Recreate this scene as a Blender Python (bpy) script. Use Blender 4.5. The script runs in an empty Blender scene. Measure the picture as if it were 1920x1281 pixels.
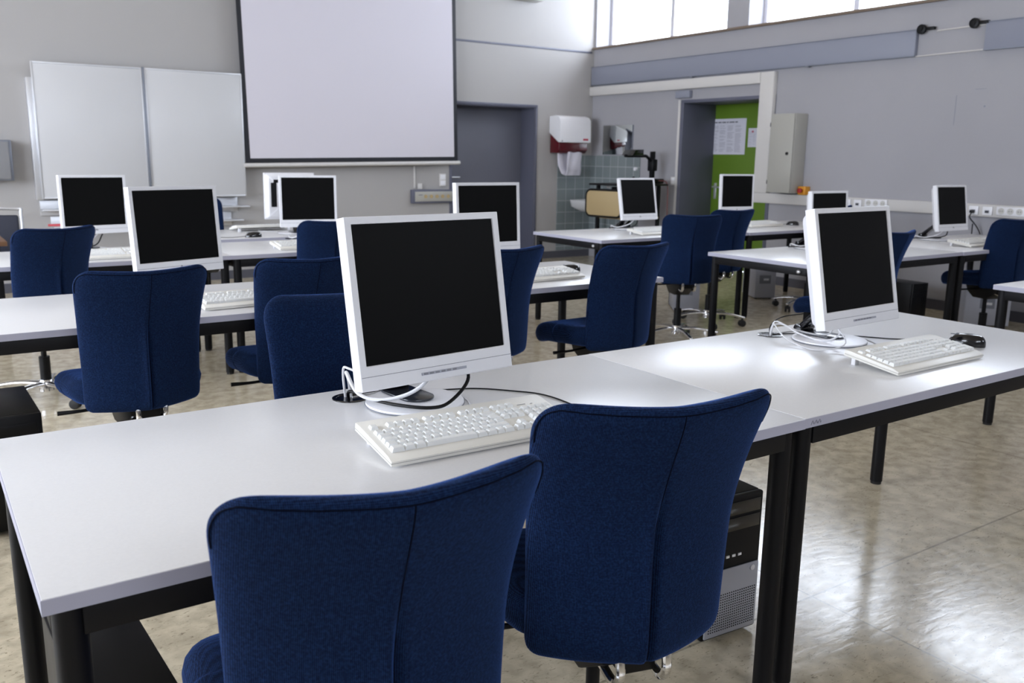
import bpy, bmesh, math, random
from mathutils import Vector, Matrix
random.seed(7)
PI = math.pi
R = math.radians
S = bpy.context.scene
COL = S.collection

# ------------------------------------------------------------------ camera
cam_d = bpy.data.cameras.new('camera')
cam = bpy.data.objects.new('camera', cam_d)
COL.objects.link(cam)
S.camera = cam
YAW, PIT, ROL = R(34.275), R(11.81), R(0.758)
fw = Vector((math.sin(YAW)*math.cos(PIT), math.cos(YAW)*math.cos(PIT), -math.sin(PIT)))
rt = Vector((math.cos(YAW), -math.sin(YAW), 0))
up = rt.cross(fw)
r2 = rt*math.cos(ROL)+up*math.sin(ROL)
u2 = up*math.cos(ROL)-rt*math.sin(ROL)
cam.matrix_world = Matrix(((r2.x, u2.x, -fw.x, 0), (r2.y, u2.y, -fw.y, 0), (r2.z, u2.z, -fw.z, 1.312), (0, 0, 0, 1)))
cam_d.sensor_width = 36
cam_d.lens = 1658.46/1920*36
cam_d.clip_end = 100
cam_d.dof.use_dof = True
cam_d.dof.focus_distance = 2.0
cam_d.dof.aperture_fstop = 7.0

# ------------------------------------------------------------------ world: bright overcast sky, whiter towards the sun side (+x)
W = bpy.data.worlds.new('sky')
S.world = W
W.use_nodes = True
nt = W.node_tree
nt.nodes.clear()
out = nt.nodes.new('ShaderNodeOutputWorld')
bg = nt.nodes.new('ShaderNodeBackground')
tc = nt.nodes.new('ShaderNodeTexCoord')
sep = nt.nodes.new('ShaderNodeSeparateXYZ')
mr = nt.nodes.new('ShaderNodeMapRange')
mr.inputs['From Min'].default_value = -0.6
mr.inputs['From Max'].default_value = 0.6
mix = nt.nodes.new('ShaderNodeMix'); mix.data_type = 'RGBA'
mix.inputs['A'].default_value = (1.08, 1.17, 1.34, 1)
mix.inputs['B'].default_value = (0.86, 0.95, 1.10, 1)
nt.links.new(tc.outputs['Generated'], sep.inputs[0])
nt.links.new(sep.outputs['X'], mr.inputs['Value'])
nt.links.new(mr.outputs[0], mix.inputs['Factor'])
nt.links.new(mix.outputs['Result'], bg.inputs['Color'])
bg.inputs['Strength'].default_value = 5.5
nt.links.new(bg.outputs[0], out.inputs['Surface'])

S.view_settings.view_transform = 'Standard'
S.view_settings.look = 'None'
S.view_settings.gamma = 1
S.view_settings.use_curve_mapping = False
S.view_settings.exposure = 1.25

XW, YW, XL, YR, HC = 7.66, 9.42, -3.6, -4.2, 3.85     # right wall, back wall, left wall, rear wall, ceiling

def portal(name, loc, size, rot):
    l = bpy.data.lights.new(name, 'AREA'); l.shape = 'RECTANGLE'; l.size, l.size_y = size
    l.cycles.is_portal = True
    o = bpy.data.objects.new(name, l); o.location = loc; o.rotation_euler = rot; COL.objects.link(o)

# ------------------------------------------------------------------ materials
MAT = {}
def mat(name, col, rough=0.5, metal=0.0, coat=0.0, spec=0.5, sheen=0.0, bump=None, vary=None, trans=0.0):
    """bump=(scale,strength,detail); vary=(scale,amount)"""
    m = bpy.data.materials.new(name); m.use_nodes = True
    n = m.node_tree; b = n.nodes['Principled BSDF']
    b.inputs['Base Color'].default_value = (*col, 1)
    b.inputs['Roughness'].default_value = rough
    b.inputs['Metallic'].default_value = metal
    b.inputs['Coat Weight'].default_value = coat
    b.inputs['Coat Roughness'].default_value = 0.15
    b.inputs['Specular IOR Level'].default_value = spec
    b.inputs['Sheen Weight'].default_value = sheen
    b.inputs['Transmission Weight'].default_value = trans
    t = n.nodes.new('ShaderNodeTexCoord')
    if vary:
        z = n.nodes.new('ShaderNodeTexNoise'); z.inputs['Scale'].default_value = vary[0]; z.inputs['Detail'].default_value = 6
        n.links.new(t.outputs['Object'], z.inputs['Vector'])
        rp = n.nodes.new('ShaderNodeValToRGB')
        a = vary[1]
        rp.color_ramp.elements[0].position = 0.3; rp.color_ramp.elements[1].position = 0.7
        rp.color_ramp.elements[0].color = (*[c*(1-a) for c in col], 1)
        rp.color_ramp.elements[1].color = (*[min(1, c*(1+a)) for c in col], 1)
        n.links.new(z.outputs['Fac'], rp.inputs[0]); n.links.new(rp.outputs[0], b.inputs['Base Color'])
    if bump:
        z = n.nodes.new('ShaderNodeTexNoise'); z.inputs['Scale'].default_value = bump[0]; z.inputs['Detail'].default_value = bump[2]
        n.links.new(t.outputs['Object'], z.inputs['Vector'])
        bp = n.nodes.new('ShaderNodeBump'); bp.inputs['Strength'].default_value = bump[1]; bp.inputs['Distance'].default_value = 0.002
        n.links.new(z.outputs['Fac'], bp.inputs['Height']); n.links.new(bp.outputs[0], b.inputs['Normal'])
    MAT[name] = m
    return m

mat('wall_paint', (0.42, 0.405, 0.395), 0.75, bump=(60, 0.15, 3), vary=(0.8, 0.02))
mat('wall_paint_grey', (0.385, 0.38, 0.405), 0.75, bump=(60, 0.15, 3), vary=(1.2, 0.03))
mat('ceiling_paint', (0.52, 0.46, 0.38), 0.8)
mat('whiteboard_face', (0.60, 0.60, 0.61), 0.33, coat=0.0, vary=(1.5, 0.02))
mat('aluminium', (0.72, 0.73, 0.76), 0.35, metal=0.7)
mat('alu_dark', (0.25, 0.27, 0.32), 0.4, metal=0.5)
mat('screen_cloth', (0.68, 0.65, 0.71), 0.7)
mat('black_edge', (0.006, 0.007, 0.012), 0.5)
mat('plastic_white', (0.86, 0.86, 0.89), 0.35, vary=(40, 0.01))
mat('plastic_ivory', (0.84, 0.82, 0.76), 0.4)
mat('keys_ivory', (0.86, 0.87, 0.86), 0.5, spec=0.2)
mat('lcd', (0.0045, 0.0045, 0.0045), 0.4, spec=0.08)
mat('plastic_black', (0.004, 0.004, 0.005), 0.42, spec=0.25)
mat('gloss_black', (0.006, 0.006, 0.008), 0.15, coat=0.4)
mat('plastic_grey', (0.20, 0.21, 0.24), 0.4)
mat('plastic_silver', (0.45, 0.46, 0.52), 0.35, metal=0.3)
mat('print_grey', (0.25, 0.25, 0.28), 0.5)
mat('table_edge', (0.46, 0.46, 0.56), 0.5)
mat('frame_black', (0.0035, 0.0035, 0.005), 0.5, spec=0.25)
mat('chrome', (0.85, 0.85, 0.87), 0.12, metal=1.0)
mat('zinc', (0.75, 0.76, 0.8), 0.3, metal=0.8)
mat('hinge_dark', (0.018, 0.02, 0.028), 0.25, coat=0.3)
mat('box_grey', (0.25, 0.25, 0.26), 0.5)
mat('dark_slate', (0.025, 0.028, 0.045), 0.6)
mat('rubber', (0.01, 0.01, 0.01), 0.6)
mat('door_grey', (0.155, 0.16, 0.20), 0.5, vary=(3, 0.03))
mat('frame_grey', (0.12, 0.125, 0.17), 0.5)
mat('door_green', (0.13, 0.235, 0.022), 0.45, vary=(2, 0.06))
mat('paper', (0.68, 0.68, 0.76), 0.8)
mat('ink', (0.30, 0.30, 0.36), 0.8)
mat('ink_dark', (0.14, 0.14, 0.18), 0.8)
mat('red_print', (0.55, 0.05, 0.10), 0.7)
mat('duct_white', (0.66, 0.64, 0.62), 0.45)
mat('panel_bluegrey', (0.27, 0.285, 0.35), 0.5)
mat('sill_wood', (0.20, 0.15, 0.11), 0.5)
mat('socket_face', (0.62, 0.61, 0.58), 0.4)
mat('box_cream', (0.42, 0.41, 0.37), 0.45)
mat('yellow', (0.75, 0.32, 0.02), 0.4)
mat('red', (0.42, 0.015, 0.015), 0.35)
mat('dark_red', (0.10, 0.004, 0.010), 0.25)
mat('towel', (0.74, 0.72, 0.80), 0.9, bump=(300, 0.4, 3))
mat('mirror', (0.72, 0.75, 0.75), 0.03, metal=1.0)
mat('skirting', (0.09, 0.09, 0.11), 0.6)
mat('ceramic', (0.72, 0.73, 0.75), 0.15, coat=0.5)
mat('tan_board', (0.50, 0.38, 0.20), 0.5)
mat('brown_wood', (0.18, 0.09, 0.045), 0.5)
mat('cable_white', (0.72, 0.72, 0.74), 0.4)
mat('cable_red', (0.20, 0.06, 0.06), 0.5)
mat('window_frame', (0.55, 0.54, 0.58), 0.4)
mat('pen_red', (0.7, 0.1, 0.12), 0.4)

def fabric(name, base, hi):
    m = bpy.data.materials.new(name); m.use_nodes = True
    n = m.node_tree; b = n.nodes['Principled BSDF']
    b.inputs['Roughness'].default_value = 0.95
    b.inputs['Specular IOR Level'].default_value = 0.15
    b.inputs['Sheen Weight'].default_value = 0.45
    b.inputs['Sheen Roughness'].default_value = 0.3
    b.inputs['Sheen Tint'].default_value = (0.10, 0.26, 0.85, 1)
    t = n.nodes.new('ShaderNodeTexCoord')
    # woven threads: two crossed waves
    ws = []
    for d in ('X', 'Z'):
        w = n.nodes.new('ShaderNodeTexWave'); w.wave_type = 'BANDS'; w.bands_direction = d
        w.inputs['Scale'].default_value = 130; w.inputs['Distortion'].default_value = 0.5; w.inputs['Detail'].default_value = 1
        w.inputs['Detail Scale'].default_value = 3
        n.links.new(t.outputs['Object'], w.inputs['Vector']); ws.append(w)
    mx = n.nodes.new('ShaderNodeMath'); mx.operation = 'MULTIPLY'
    n.links.new(ws[0].outputs['Fac'], mx.inputs[0]); n.links.new(ws[1].outputs['Fac'], mx.inputs[1])
    z = n.nodes.new('ShaderNodeTexNoise'); z.inputs['Scale'].default_value = 260; z.inputs['Detail'].default_value = 3
    n.links.new(t.outputs['Object'], z.inputs['Vector'])
    ad = n.nodes.new('ShaderNodeMath'); ad.operation = 'MULTIPLY_ADD'
    n.links.new(mx.outputs[0], ad.inputs[0]); ad.inputs[1].default_value = 0.6; n.links.new(z.outputs['Fac'], ad.inputs[2])
    rp = n.nodes.new('ShaderNodeValToRGB')
    rp.color_ramp.elements[0].position = 0.48; rp.color_ramp.elements[0].color = (*base, 1)
    rp.color_ramp.elements[1].position = 0.98; rp.color_ramp.elements[1].color = (*hi, 1)
    n.links.new(ad.outputs[0], rp.inputs[0]); n.links.new(rp.outputs[0], b.inputs['Base Color'])
    bp = n.nodes.new('ShaderNodeBump'); bp.inputs['Strength'].default_value = 0.45; bp.inputs['Distance'].default_value = 0.0015
    n.links.new(ad.outputs[0], bp.inputs['Height']); n.links.new(bp.outputs[0], b.inputs['Normal'])
    MAT[name] = m
fabric('fabric_blue', (0.0016, 0.0052, 0.024), (0.0105, 0.034, 0.108))
mat('seam_thread', (0.001, 0.0025, 0.010), 0.9, spec=0.1)

def tabletop_mat():
    m = bpy.data.materials.new('table_laminate'); m.use_nodes = True
    n = m.node_tree; b = n.nodes['Principled BSDF']
    t = n.nodes.new('ShaderNodeTexCoord')
    z = n.nodes.new('ShaderNodeTexNoise'); z.inputs['Scale'].default_value = 180; z.inputs['Detail'].default_value = 2
    n.links.new(t.outputs['Object'], z.inputs['Vector'])
    rp = n.nodes.new('ShaderNodeValToRGB')
    rp.color_ramp.elements[0].color = (0.76, 0.76, 0.77, 1); rp.color_ramp.elements[1].color = (0.82, 0.82, 0.83, 1)
    n.links.new(z.outputs['Fac'], rp.inputs[0]); n.links.new(rp.outputs[0], b.inputs['Base Color'])
    b.inputs['Roughness'].default_value = 0.29
    b.inputs['Specular IOR Level'].default_value = 0.8
    MAT['table_laminate'] = m
tabletop_mat()

def floor_mat():
    m = bpy.data.materials.new('linoleum'); m.use_nodes = True
    n = m.node_tree; b = n.nodes['Principled BSDF']
    t = n.nodes.new('ShaderNodeTexCoord')
    def noise(sc, det, dist=0.0, stretch=None):
        z = n.nodes.new('ShaderNodeTexNoise'); z.inputs['Scale'].default_value = sc; z.inputs['Detail'].default_value = det; z.inputs['Distortion'].default_value = dist
        if stretch:
            mp = n.nodes.new('ShaderNodeMapping'); mp.inputs['Scale'].default_value = stretch; mp.inputs['Rotation'].default_value = (0, 0, 0.5)
            n.links.new(t.outputs['Object'], mp.inputs[0]); n.links.new(mp.outputs[0], z.inputs['Vector'])
        else:
            n.links.new(t.outputs['Object'], z.inputs['Vector'])
        return z
    big = noise(16, 9, 0.4)
    rp = n.nodes.new('ShaderNodeValToRGB'); cr = rp.color_ramp
    cr.elements[0].position = 0.33; cr.elements[0].color = (0.44, 0.38, 0.275, 1)
    cr.elements[1].position = 0.66; cr.elements[1].color = (0.66, 0.58, 0.43, 1)
    n.links.new(big.outputs['Fac'], rp.inputs[0])
    fl = noise(42, 4, 1.5, (1, 2.6, 1))
    r2_ = n.nodes.new('ShaderNodeValToRGB'); c2 = r2_.color_ramp
    c2.elements[0].position = 0.30; c2.elements[0].color = (0.35, 0.33, 0.30, 1)
    c2.elements[1].position = 0.40; c2.elements[1].color = (1, 1, 1, 1)
    n.links.new(fl.outputs['Fac'], r2_.inputs[0])
    mu = n.nodes.new('ShaderNodeMix'); mu.data_type = 'RGBA'; mu.blend_type = 'MULTIPLY'; mu.inputs['Factor'].default_value = 0.75
    n.links.new(rp.outputs[0], mu.inputs['A']); n.links.new(r2_.outputs[0], mu.inputs['B'])
    # weld seams between the sheets
    br = n.nodes.new('ShaderNodeTexBrick')
    mp = n.nodes.new('ShaderNodeMapping'); mp.inputs['Rotation'].default_value = (0, 0, R(0)); mp.inputs['Location'].default_value = (1.62, 0.355, 0)
    n.links.new(t.outputs['Object'], mp.inputs[0]); n.links.new(mp.outputs[0], br.inputs['Vector'])
    br.offset = 0; br.inputs['Scale'].default_value = 1; br.inputs['Brick Width'].default_value = 1.9; br.inputs['Row Height'].default_value = 1.9
    br.inputs['Mortar Size'].default_value = 0.004; br.inputs['Mortar Smooth'].default_value = 0.1
    br.inputs['Color1'].default_value = (1, 1, 1, 1); br.inputs['Color2'].default_value = (1, 1, 1, 1); br.inputs['Mortar'].default_value = (0.6, 0.6, 0.6, 1)
    m2 = n.nodes.new('ShaderNodeMix'); m2.data_type = 'RGBA'; m2.blend_type = 'MULTIPLY'; m2.inputs['Factor'].default_value = 1
    n.links.new(mu.outputs['Result'], m2.inputs['A']); n.links.new(br.outputs['Color'], m2.inputs['B'])
    n.links.new(m2.outputs['Result'], b.inputs['Base Color'])
    wv = noise(14, 3, 0.3, (1, 3, 1))
    rr = n.nodes.new('ShaderNodeMapRange'); rr.inputs['To Min'].default_value = 0.10; rr.inputs['To Max'].default_value = 0.24
    n.links.new(wv.outputs['Fac'], rr.inputs['Value']); n.links.new(rr.outputs[0], b.inputs['Roughness'])
    b.inputs['Specular IOR Level'].default_value = 0.5
    bp = n.nodes.new('ShaderNodeBump'); bp.inputs['Strength'].default_value = 0.12; bp.inputs['Distance'].default_value = 0.004
    n.links.new(wv.outputs['Fac'], bp.inputs['Height']); n.links.new(bp.outputs[0], b.inputs['Normal'])
    MAT['linoleum'] = m
floor_mat()

def tile_mat():
    m = bpy.data.materials.new('wall_tiles'); m.use_nodes = True
    n = m.node_tree; b = n.nodes['Principled BSDF']
    t = n.nodes.new('ShaderNodeTexCoord')
    s_ = n.nodes.new('ShaderNodeSeparateXYZ'); c_ = n.nodes.new('ShaderNodeCombineXYZ')
    ad = n.nodes.new('ShaderNodeMath'); ad.operation = 'ADD'
    n.links.new(t.outputs['Object'], s_.inputs[0])
    n.links.new(s_.outputs['X'], ad.inputs[0]); n.links.new(s_.outputs['Y'], ad.inputs[1])
    n.links.new(ad.outputs[0], c_.inputs['X']); n.links.new(s_.outputs['Z'], c_.inputs['Y'])
    br = n.nodes.new('ShaderNodeTexBrick'); br.offset = 0
    n.links.new(c_.outputs[0], br.inputs['Vector'])
    br.inputs['Scale'].default_value = 1; br.inputs['Brick Width'].default_value = 0.15; br.inputs['Row Height'].default_value = 0.15
    br.inputs['Mortar Size'].default_value = 0.004
    br.inputs['Color1'].default_value = (0.20, 0.235, 0.245, 1); br.inputs['Color2'].default_value = (0.235, 0.27, 0.275, 1); br.inputs['Mortar'].default_value = (0.42, 0.45, 0.47, 1)
    n.links.new(br.outputs['Color'], b.inputs['Base Color'])
    b.inputs['Roughness'].default_value = 0.2
    MAT['wall_tiles'] = m
tile_mat()

def glass_mat():
    m = bpy.data.materials.new('window_glass'); m.use_nodes = True
    n = m.node_tree; n.nodes.clear()
    o = n.nodes.new('ShaderNodeOutputMaterial'); t = n.nodes.new('ShaderNodeBsdfTransparent'); g = n.nodes.new('ShaderNodeBsdfGlossy')
    g.inputs['Roughness'].default_value = 0.02
    mx = n.nodes.new('ShaderNodeMixShader'); mx.inputs[0].default_value = 0.06
    n.links.new(t.outputs[0], mx.inputs[1]); n.links.new(g.outputs[0], mx.inputs[2]); n.links.new(mx.outputs[0], o.inputs[0])
    MAT['window_glass'] = m
glass_mat()

# ------------------------------------------------------------------ mesh helpers
class MB:
    def __init__(self): self.bm = bmesh.new()
    def _add(self, tmp, M):
        tmp.transform(M)
        bmesh.ops.remove_doubles(tmp, verts=tmp.verts[:], dist=1e-6)
        bmesh.ops.recalc_face_normals(tmp, faces=tmp.faces[:])
        me = bpy.data.meshes.new('tmp'); tmp.to_mesh(me); tmp.free()
        self.bm.from_mesh(me); bpy.data.meshes.remove(me)
        return self
    def box(self, lo, hi, bevel=0.0, seg=2, M=None):
        t = bmesh.new(); bmesh.ops.create_cube(t, size=1)
        s = [hi[i]-lo[i] for i in range(3)]; c = [(hi[i]+lo[i])/2 for i in range(3)]
        t.transform(Matrix.Translation(c) @ Matrix.Diagonal((*s, 1)))
        if bevel: bmesh.ops.bevel(t, geom=t.edges[:], offset=min(bevel, min(s)*0.49), segments=seg, affect='EDGES', profile=0.5)
        return self._add(t, M or Matrix())
    def cyl(self, p0, p1, r, r2=None, seg=20, bevel=0.0):
        p0, p1 = Vector(p0), Vector(p1); d = p1-p0
        t = bmesh.new(); bmesh.ops.create_cone(t, cap_ends=True, segments=seg, radius1=r, radius2=r if r2 is None else r2, depth=d.length)
        if bevel:
            es = [e for e in t.edges if any(len(f.verts) > 4 for f in e.link_faces)]
            bmesh.ops.bevel(t, geom=es, offset=bevel, segments=2, affect='EDGES', profile=0.5)
        q = Vector((0, 0, 1)).rotation_difference(d.normalized()).to_matrix().to_4x4()
        return self._add(t, Matrix.Translation((p0+p1)/2) @ q)
    def sphere(self, c, r, scale=(1, 1, 1), seg=16):
        t = bmesh.new(); bmesh.ops.create_uvsphere(t, u_segments=seg, v_segments=seg//2+2, radius=r)
        return self._add(t, Matrix.Translation(c) @ Matrix.Diagonal((*scale, 1)))
    def lathe(self, prof, c=(0, 0, 0), seg=40, M=None):
        t = bmesh.new(); rings = []
        for (r, z) in prof:
            rings.append([t.verts.new((max(r, 1e-4)*math.cos(2*PI*k/seg), max(r, 1e-4)*math.sin(2*PI*k/seg), z)) for k in range(seg)])
        for a, b in zip(rings, rings[1:]):
            for k in range(seg): t.faces.new((a[k], a[(k+1) % seg], b[(k+1) % seg], b[k]))
        t.faces.new(rings[0][::-1]); t.faces.new(rings[-1])
        return self._add(t, Matrix.Translation(c) @ (M or Matrix()))
    def tube(self, pts, r, seg=8, smooth=6, rad=None):
        P = [Vector(p) for p in pts]
        if smooth > 1 and len(P) > 2:
            Q = []
            E = [P[0]*2-P[1]]+P+[P[-1]*2-P[-2]]
            for i in range(1, len(E)-2):
                for k in range(smooth):
                    s = k/smooth; a, b, c, d = E[i-1:i+3]
                    Q.append(0.5*((2*b)+(c-a)*s+(2*a-5*b+4*c-d)*s*s+(3*b-a-3*c+d)*s**3))
            Q.append(P[-1]); P = Q
        t = bmesh.new(); rings = []
        tan = (P[1]-P[0]).normalized(); n = tan.orthogonal().normalized()
        for i, p in enumerate(P):
            tg = (P[min(i+1, len(P)-1)]-P[max(i-1, 0)])
            tg = tg.normalized() if tg.length > 1e-9 else tan
            n = (n-tg*n.dot(tg)); n = n.normalized() if n.length > 1e-6 else tg.orthogonal().normalized(); bn = tg.cross(n)
            rr = r if rad is None else rad(i/(len(P)-1))
            rings.append([t.verts.new(p+(n*math.cos(2*PI*k/seg)+bn*math.sin(2*PI*k/seg))*rr) for k in range(seg)])
        for a, b in zip(rings, rings[1:]):
            for k in range(seg): t.faces.new((a[k], a[(k+1) % seg], b[(k+1) % seg], b[k]))
        t.faces.new(rings[0][::-1]); t.faces.new(rings[-1])
        return self._add(t, Matrix())
    def prism(self, poly, h0, h1, M=None, bevel=0.0):
        """poly in local xy, extruded h0..h1 along z, then M"""
        t = bmesh.new()
        a = [t.verts.new((x, y, h0)) for x, y in poly]; b = [t.verts.new((x, y, h1)) for x, y in poly]
        t.faces.new(a[::-1]); t.faces.new(b)
        for k in range(len(poly)): t.faces.new((a[k], a[(k+1) % len(poly)], b[(k+1) % len(poly)], b[k]))
        bmesh.ops.recalc_face_normals(t, faces=t.faces[:])
        if bevel: bmesh.ops.bevel(t, geom=[e for e in t.edges if abs(e.verts[0].co.z-e.verts[1].co.z) < 1e-6], offset=bevel, segments=2, affect='EDGES', profile=0.5)
        return self._add(t, M or Matrix())
    def grid(self, fn, nu, nv, close_u=False):
        t = bmesh.new()
        V = [[t.verts.new(fn(i, j)) for j in range(nv)] for i in range(nu)]
        for i in range(nu-(0 if close_u else 1)):
            for j in range(nv-1):
                t.faces.new((V[i][j], V[(i+1) % nu][j], V[(i+1) % nu][j+1], V[i][j+1]))
        return self._add(t, Matrix())
    def build(self, name, m, parent=None, smooth=True, angle=35, subsurf=0, weld=False):
        bm = self.bm
        if weld: bmesh.ops.recalc_face_normals(bm, faces=bm.faces[:])
        me = bpy.data.meshes.new(name)
        for f in bm.faces: f.smooth = smooth
        if smooth and not subsurf:
            for e in bm.edges:
                if len(e.link_faces) == 2 and e.calc_face_angle(0) > R(angle): e.smooth = False
        bm.to_mesh(me); bm.free()
        me.materials.append(MAT[m])
        o = bpy.data.objects.new(name, me); COL.objects.link(o)
        if parent is not None: o.parent = parent
        if subsurf:
            s = o.modifiers.new('subsurf', 'SUBSURF'); s.levels = s.render_levels = subsurf
        return o

def rrect(w, h, r, n=6, cx=0, cy=0):
    P = []
    for (sx, sy, a0) in ((1, 1, 0), (-1, 1, 90), (-1, -1, 180), (1, -1, 270)):
        for k in range(n+1):
            a = R(a0+90*k/n); P.append((cx+sx*(w/2-r)+r*math.cos(a), cy+sy*(h/2-r)+r*math.sin(a)))
    return P

def thing(name, label, cat, loc=(0, 0, 0), rz=0, group=None):
    o = bpy.data.objects.new(name, None); COL.objects.link(o)
    o.empty_display_size = 0.1
    o.location = loc; o.rotation_euler = (0, 0, rz)
    return tag(o, label, cat, group)
def tag(o, label, cat, group=None):
    o['label'] = label; o['category'] = cat
    if group: o['group'] = group
    return o
def struct(o):
    o['kind'] = 'structure'; return o
def copy_tree(o, parent=None):
    c = o.copy(); COL.objects.link(c); c.parent = parent
    for ch in list(o.children): copy_tree(ch, c)
    return c
def T(x, y, z): return Matrix.Translation((x, y, z))
def RX(a): return Matrix.Rotation(a, 4, 'X')
def RY(a): return Matrix.Rotation(a, 4, 'Y')
def RZ(a): return Matrix.Rotation(a, 4, 'Z')

# ================================================================== THE ROOM
def wall_cells(lo, hi, axis, holes):
    """wall slab lo..hi; axis = the in-plane horizontal axis (0 or 1); holes = (a0,a1,z0,z1)"""
    m = MB()
    A = sorted({lo[axis], hi[axis]} | {h[0] for h in holes} | {h[1] for h in holes})
    Z = sorted({lo[2], hi[2]} | {h[2] for h in holes} | {h[3] for h in holes})
    for a0, a1 in zip(A, A[1:]):
        run = None
        for z0, z1 in zip(Z, Z[1:]):
            c = ((a0+a1)/2, (z0+z1)/2)
            if any(h[0] < c[0] < h[1] and h[2] < c[1] < h[3] for h in holes):
                continue
            l, h_ = list(lo), list(hi); l[axis], h_[axis] = a0, a1; l[2], h_[2] = z0, z1
            m.box(l, h_)
    return m
D1 = (5.50, 6.73, 0.0, 1.925)          # grey door in the back wall
D2 = (6.42, 7.73, 0.0, 1.955)          # green door in the right wall
CW = [(7.14, 9.38), (4.59, 6.83), (2.04, 4.28)]
SILL, HEAD = 2.715, 3.72
LW = [(1.9, 4.7), (5.0, 7.6)]
TH = 0.62
m = MB(); m.box((XL-0.3, YR-0.3, -0.1), (XW+TH+0.4, YW+TH, 0)); struct(m.build('floor', 'linoleum', smooth=False))
m = MB(); m.box((XL-0.3, YR-0.3, HC), (XW+TH, YW+0.4, HC+0.15)); struct(m.build('ceiling', 'ceiling_paint', smooth=False))
struct(wall_cells((XL, YW, 0), (XW+0.3, YW+0.36, HC), 0, [D1]).build('wall_back', 'wall_paint', smooth=False))
struct(wall_cells((XW, YR, 0), (XW+0.3, YW, HC), 1, [(D2[0], D2[1], D2[2], D2[3])]+[(a, b, SILL, HEAD) for a, b in CW]).build('wall_right', 'wall_paint_grey', smooth=False))
struct(wall_cells((XL-0.3, YR, 0), (XL, YW+0.36, HC), 1, [(a, b, 0.95, 3.3) for a, b in LW]).build('wall_left', 'wall_paint', smooth=False))
RW = [(-3.2, -0.4), (-0.1, 1.9), (5.0, 7.4)]
struct(wall_cells((XL-0.3, YR-0.3, 0), (XW+0.3, YR, HC), 0, [(a, b, 2.85, 3.75) for a, b in RW]).build('wall_rear', 'wall_paint', smooth=False))
for i, (a, b) in enumerate(RW):
    w = MB(); y0_, y1_ = YR-0.2, YR-0.14; fr = 0.05; z0, z1 = 2.85, 3.75; c = (a+b)/2
    w.box((a, y0_, z0), (a+fr, y1_, z1)).box((b-fr, y0_, z0), (b, y1_, z1)).box((a+fr, y0_, z0), (b-fr, y1_, z0+fr)).box((a+fr, y0_, z1-fr), (b-fr, y1_, z1)).box((c-0.03, y0_, z0+fr), (c+0.03, y1_, z1-fr))
    o = struct(w.build('window_%d' % (i+11), 'window_frame', smooth=False))
    MB().box((a+fr, y0_+0.02, z0+fr), (c-0.03, y0_+0.03, z1-fr)).box((c+0.03, y0_+0.02, z0+fr), (b-fr, y0_+0.03, z1-fr)).build('glass_pane', 'window_glass', o, smooth=False)
    portal('window_daylight', (c, YR-0.31, (z0+z1)/2), (b-a, z1-z0), (R(90), 0, 0))
for i, (a, b) in enumerate(CW):
    w = MB(); x0, x1 = XW+0.23, XW+0.29
    fr = 0.05
    w.box((x0, a, SILL), (x1, a+fr, HEAD)).box((x0, b-fr, SILL), (x1, b, HEAD)).box((x0, a+fr, SILL), (x1, b-fr, SILL+0.02)).box((x0, a+fr, HEAD-fr), (x1, b-fr, HEAD))
    c = (a+b)/2-0.03
    w.box((x0, c-0.03, SILL+0.02), (x1, c+0.03, HEAD-fr))
    o = struct(w.build('window_%d' % (i+1), 'window_frame', smooth=False))
    g = MB().box((x0+0.02, a+fr, SILL+0.02), (x0+0.03, c-0.03, HEAD-fr)).box((x0+0.02, c+0.03, SILL+0.02), (x0+0.03, b-fr, HEAD-fr)).build('glass_pane', 'window_glass', o, smooth=False)
    portal('window_daylight', (XW+0.31, (a+b)/2, (SILL+HEAD)/2), (HEAD-SILL, b-a), (0, R(90), 0))
for i, (a, b) in enumerate(LW):
    w = MB(); x0, x1 = XL-0.2, XL-0.14; fr = 0.06; z0, z1 = 0.95, 3.3
    w.box((x0, a, z0), (x1, a+fr, z1)).box((x0, b-fr, z0), (x1, b, z1)).box((x0, a+fr, z0), (x1, b-fr, z0+fr)).box((x0, a+fr, z1-fr), (x1, b-fr, z1))
    c = (a+b)/2
    w.box((x0, c-0.03, z0+fr), (x1, c+0.03, z1-fr))
    o = struct(w.build('window_%d' % (i+6), 'window_frame', smooth=False))
    MB().box((x0+0.02, a+fr, z0+fr), (x0+0.03, c-0.03, z1-fr)).box((x0+0.02, c+0.03, z0+fr), (x0+0.03, b-fr, z1-fr)).build('glass_pane', 'window_glass', o, smooth=False)
    portal('window_daylight', (XL-0.31, (a+b)/2, (z0+z1)/2), (z1-z0, b-a), (0, R(-90), 0))
# window sill line on the right wall, seam rail on the back wall
struct(MB().box((XW-0.035, YR, SILL-0.028), (XW, YW-0.0, SILL), 0.004).build('trim_1', 'sill_wood'))
struct(MB().box((3.6, YW-0.006, 2.640), (XW-0.036, YW, 2.664), 0.002).build('trim_2', 'frame_grey'))
# cable ducts on the right wall
struct(MB().box((XW-0.06, 6.57, 2.105), (XW, YW-0.002, 2.215), 0.004).box((XW-0.06, 6.385, 0.967), (XW, 6.565, 2.215), 0.004).build('trim_3', 'duct_white'))
struct(MB().box((XW-0.065, YR+0.01, 0.862), (XW, 6.565, 0.965), 0.004).box((XW-0.068, YR+0.01, 0.955), (XW, 6.37, 0.962)).build('trim_4', 'duct_white'))
struct(MB().box((XW-0.015, YR+0.01, 0), (XW, D2[0]-0.07, 0.09)).build('baseboard_right', 'skirting'))
struct(MB().box((XL, YW-0.015, 0), (D1[0]-0.03, YW, 0.09)).box((D1[1]+0.03, YW-0.015, 0), (XW, YW, 0.09)).build('baseboard_back', 'skirting'))

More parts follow.
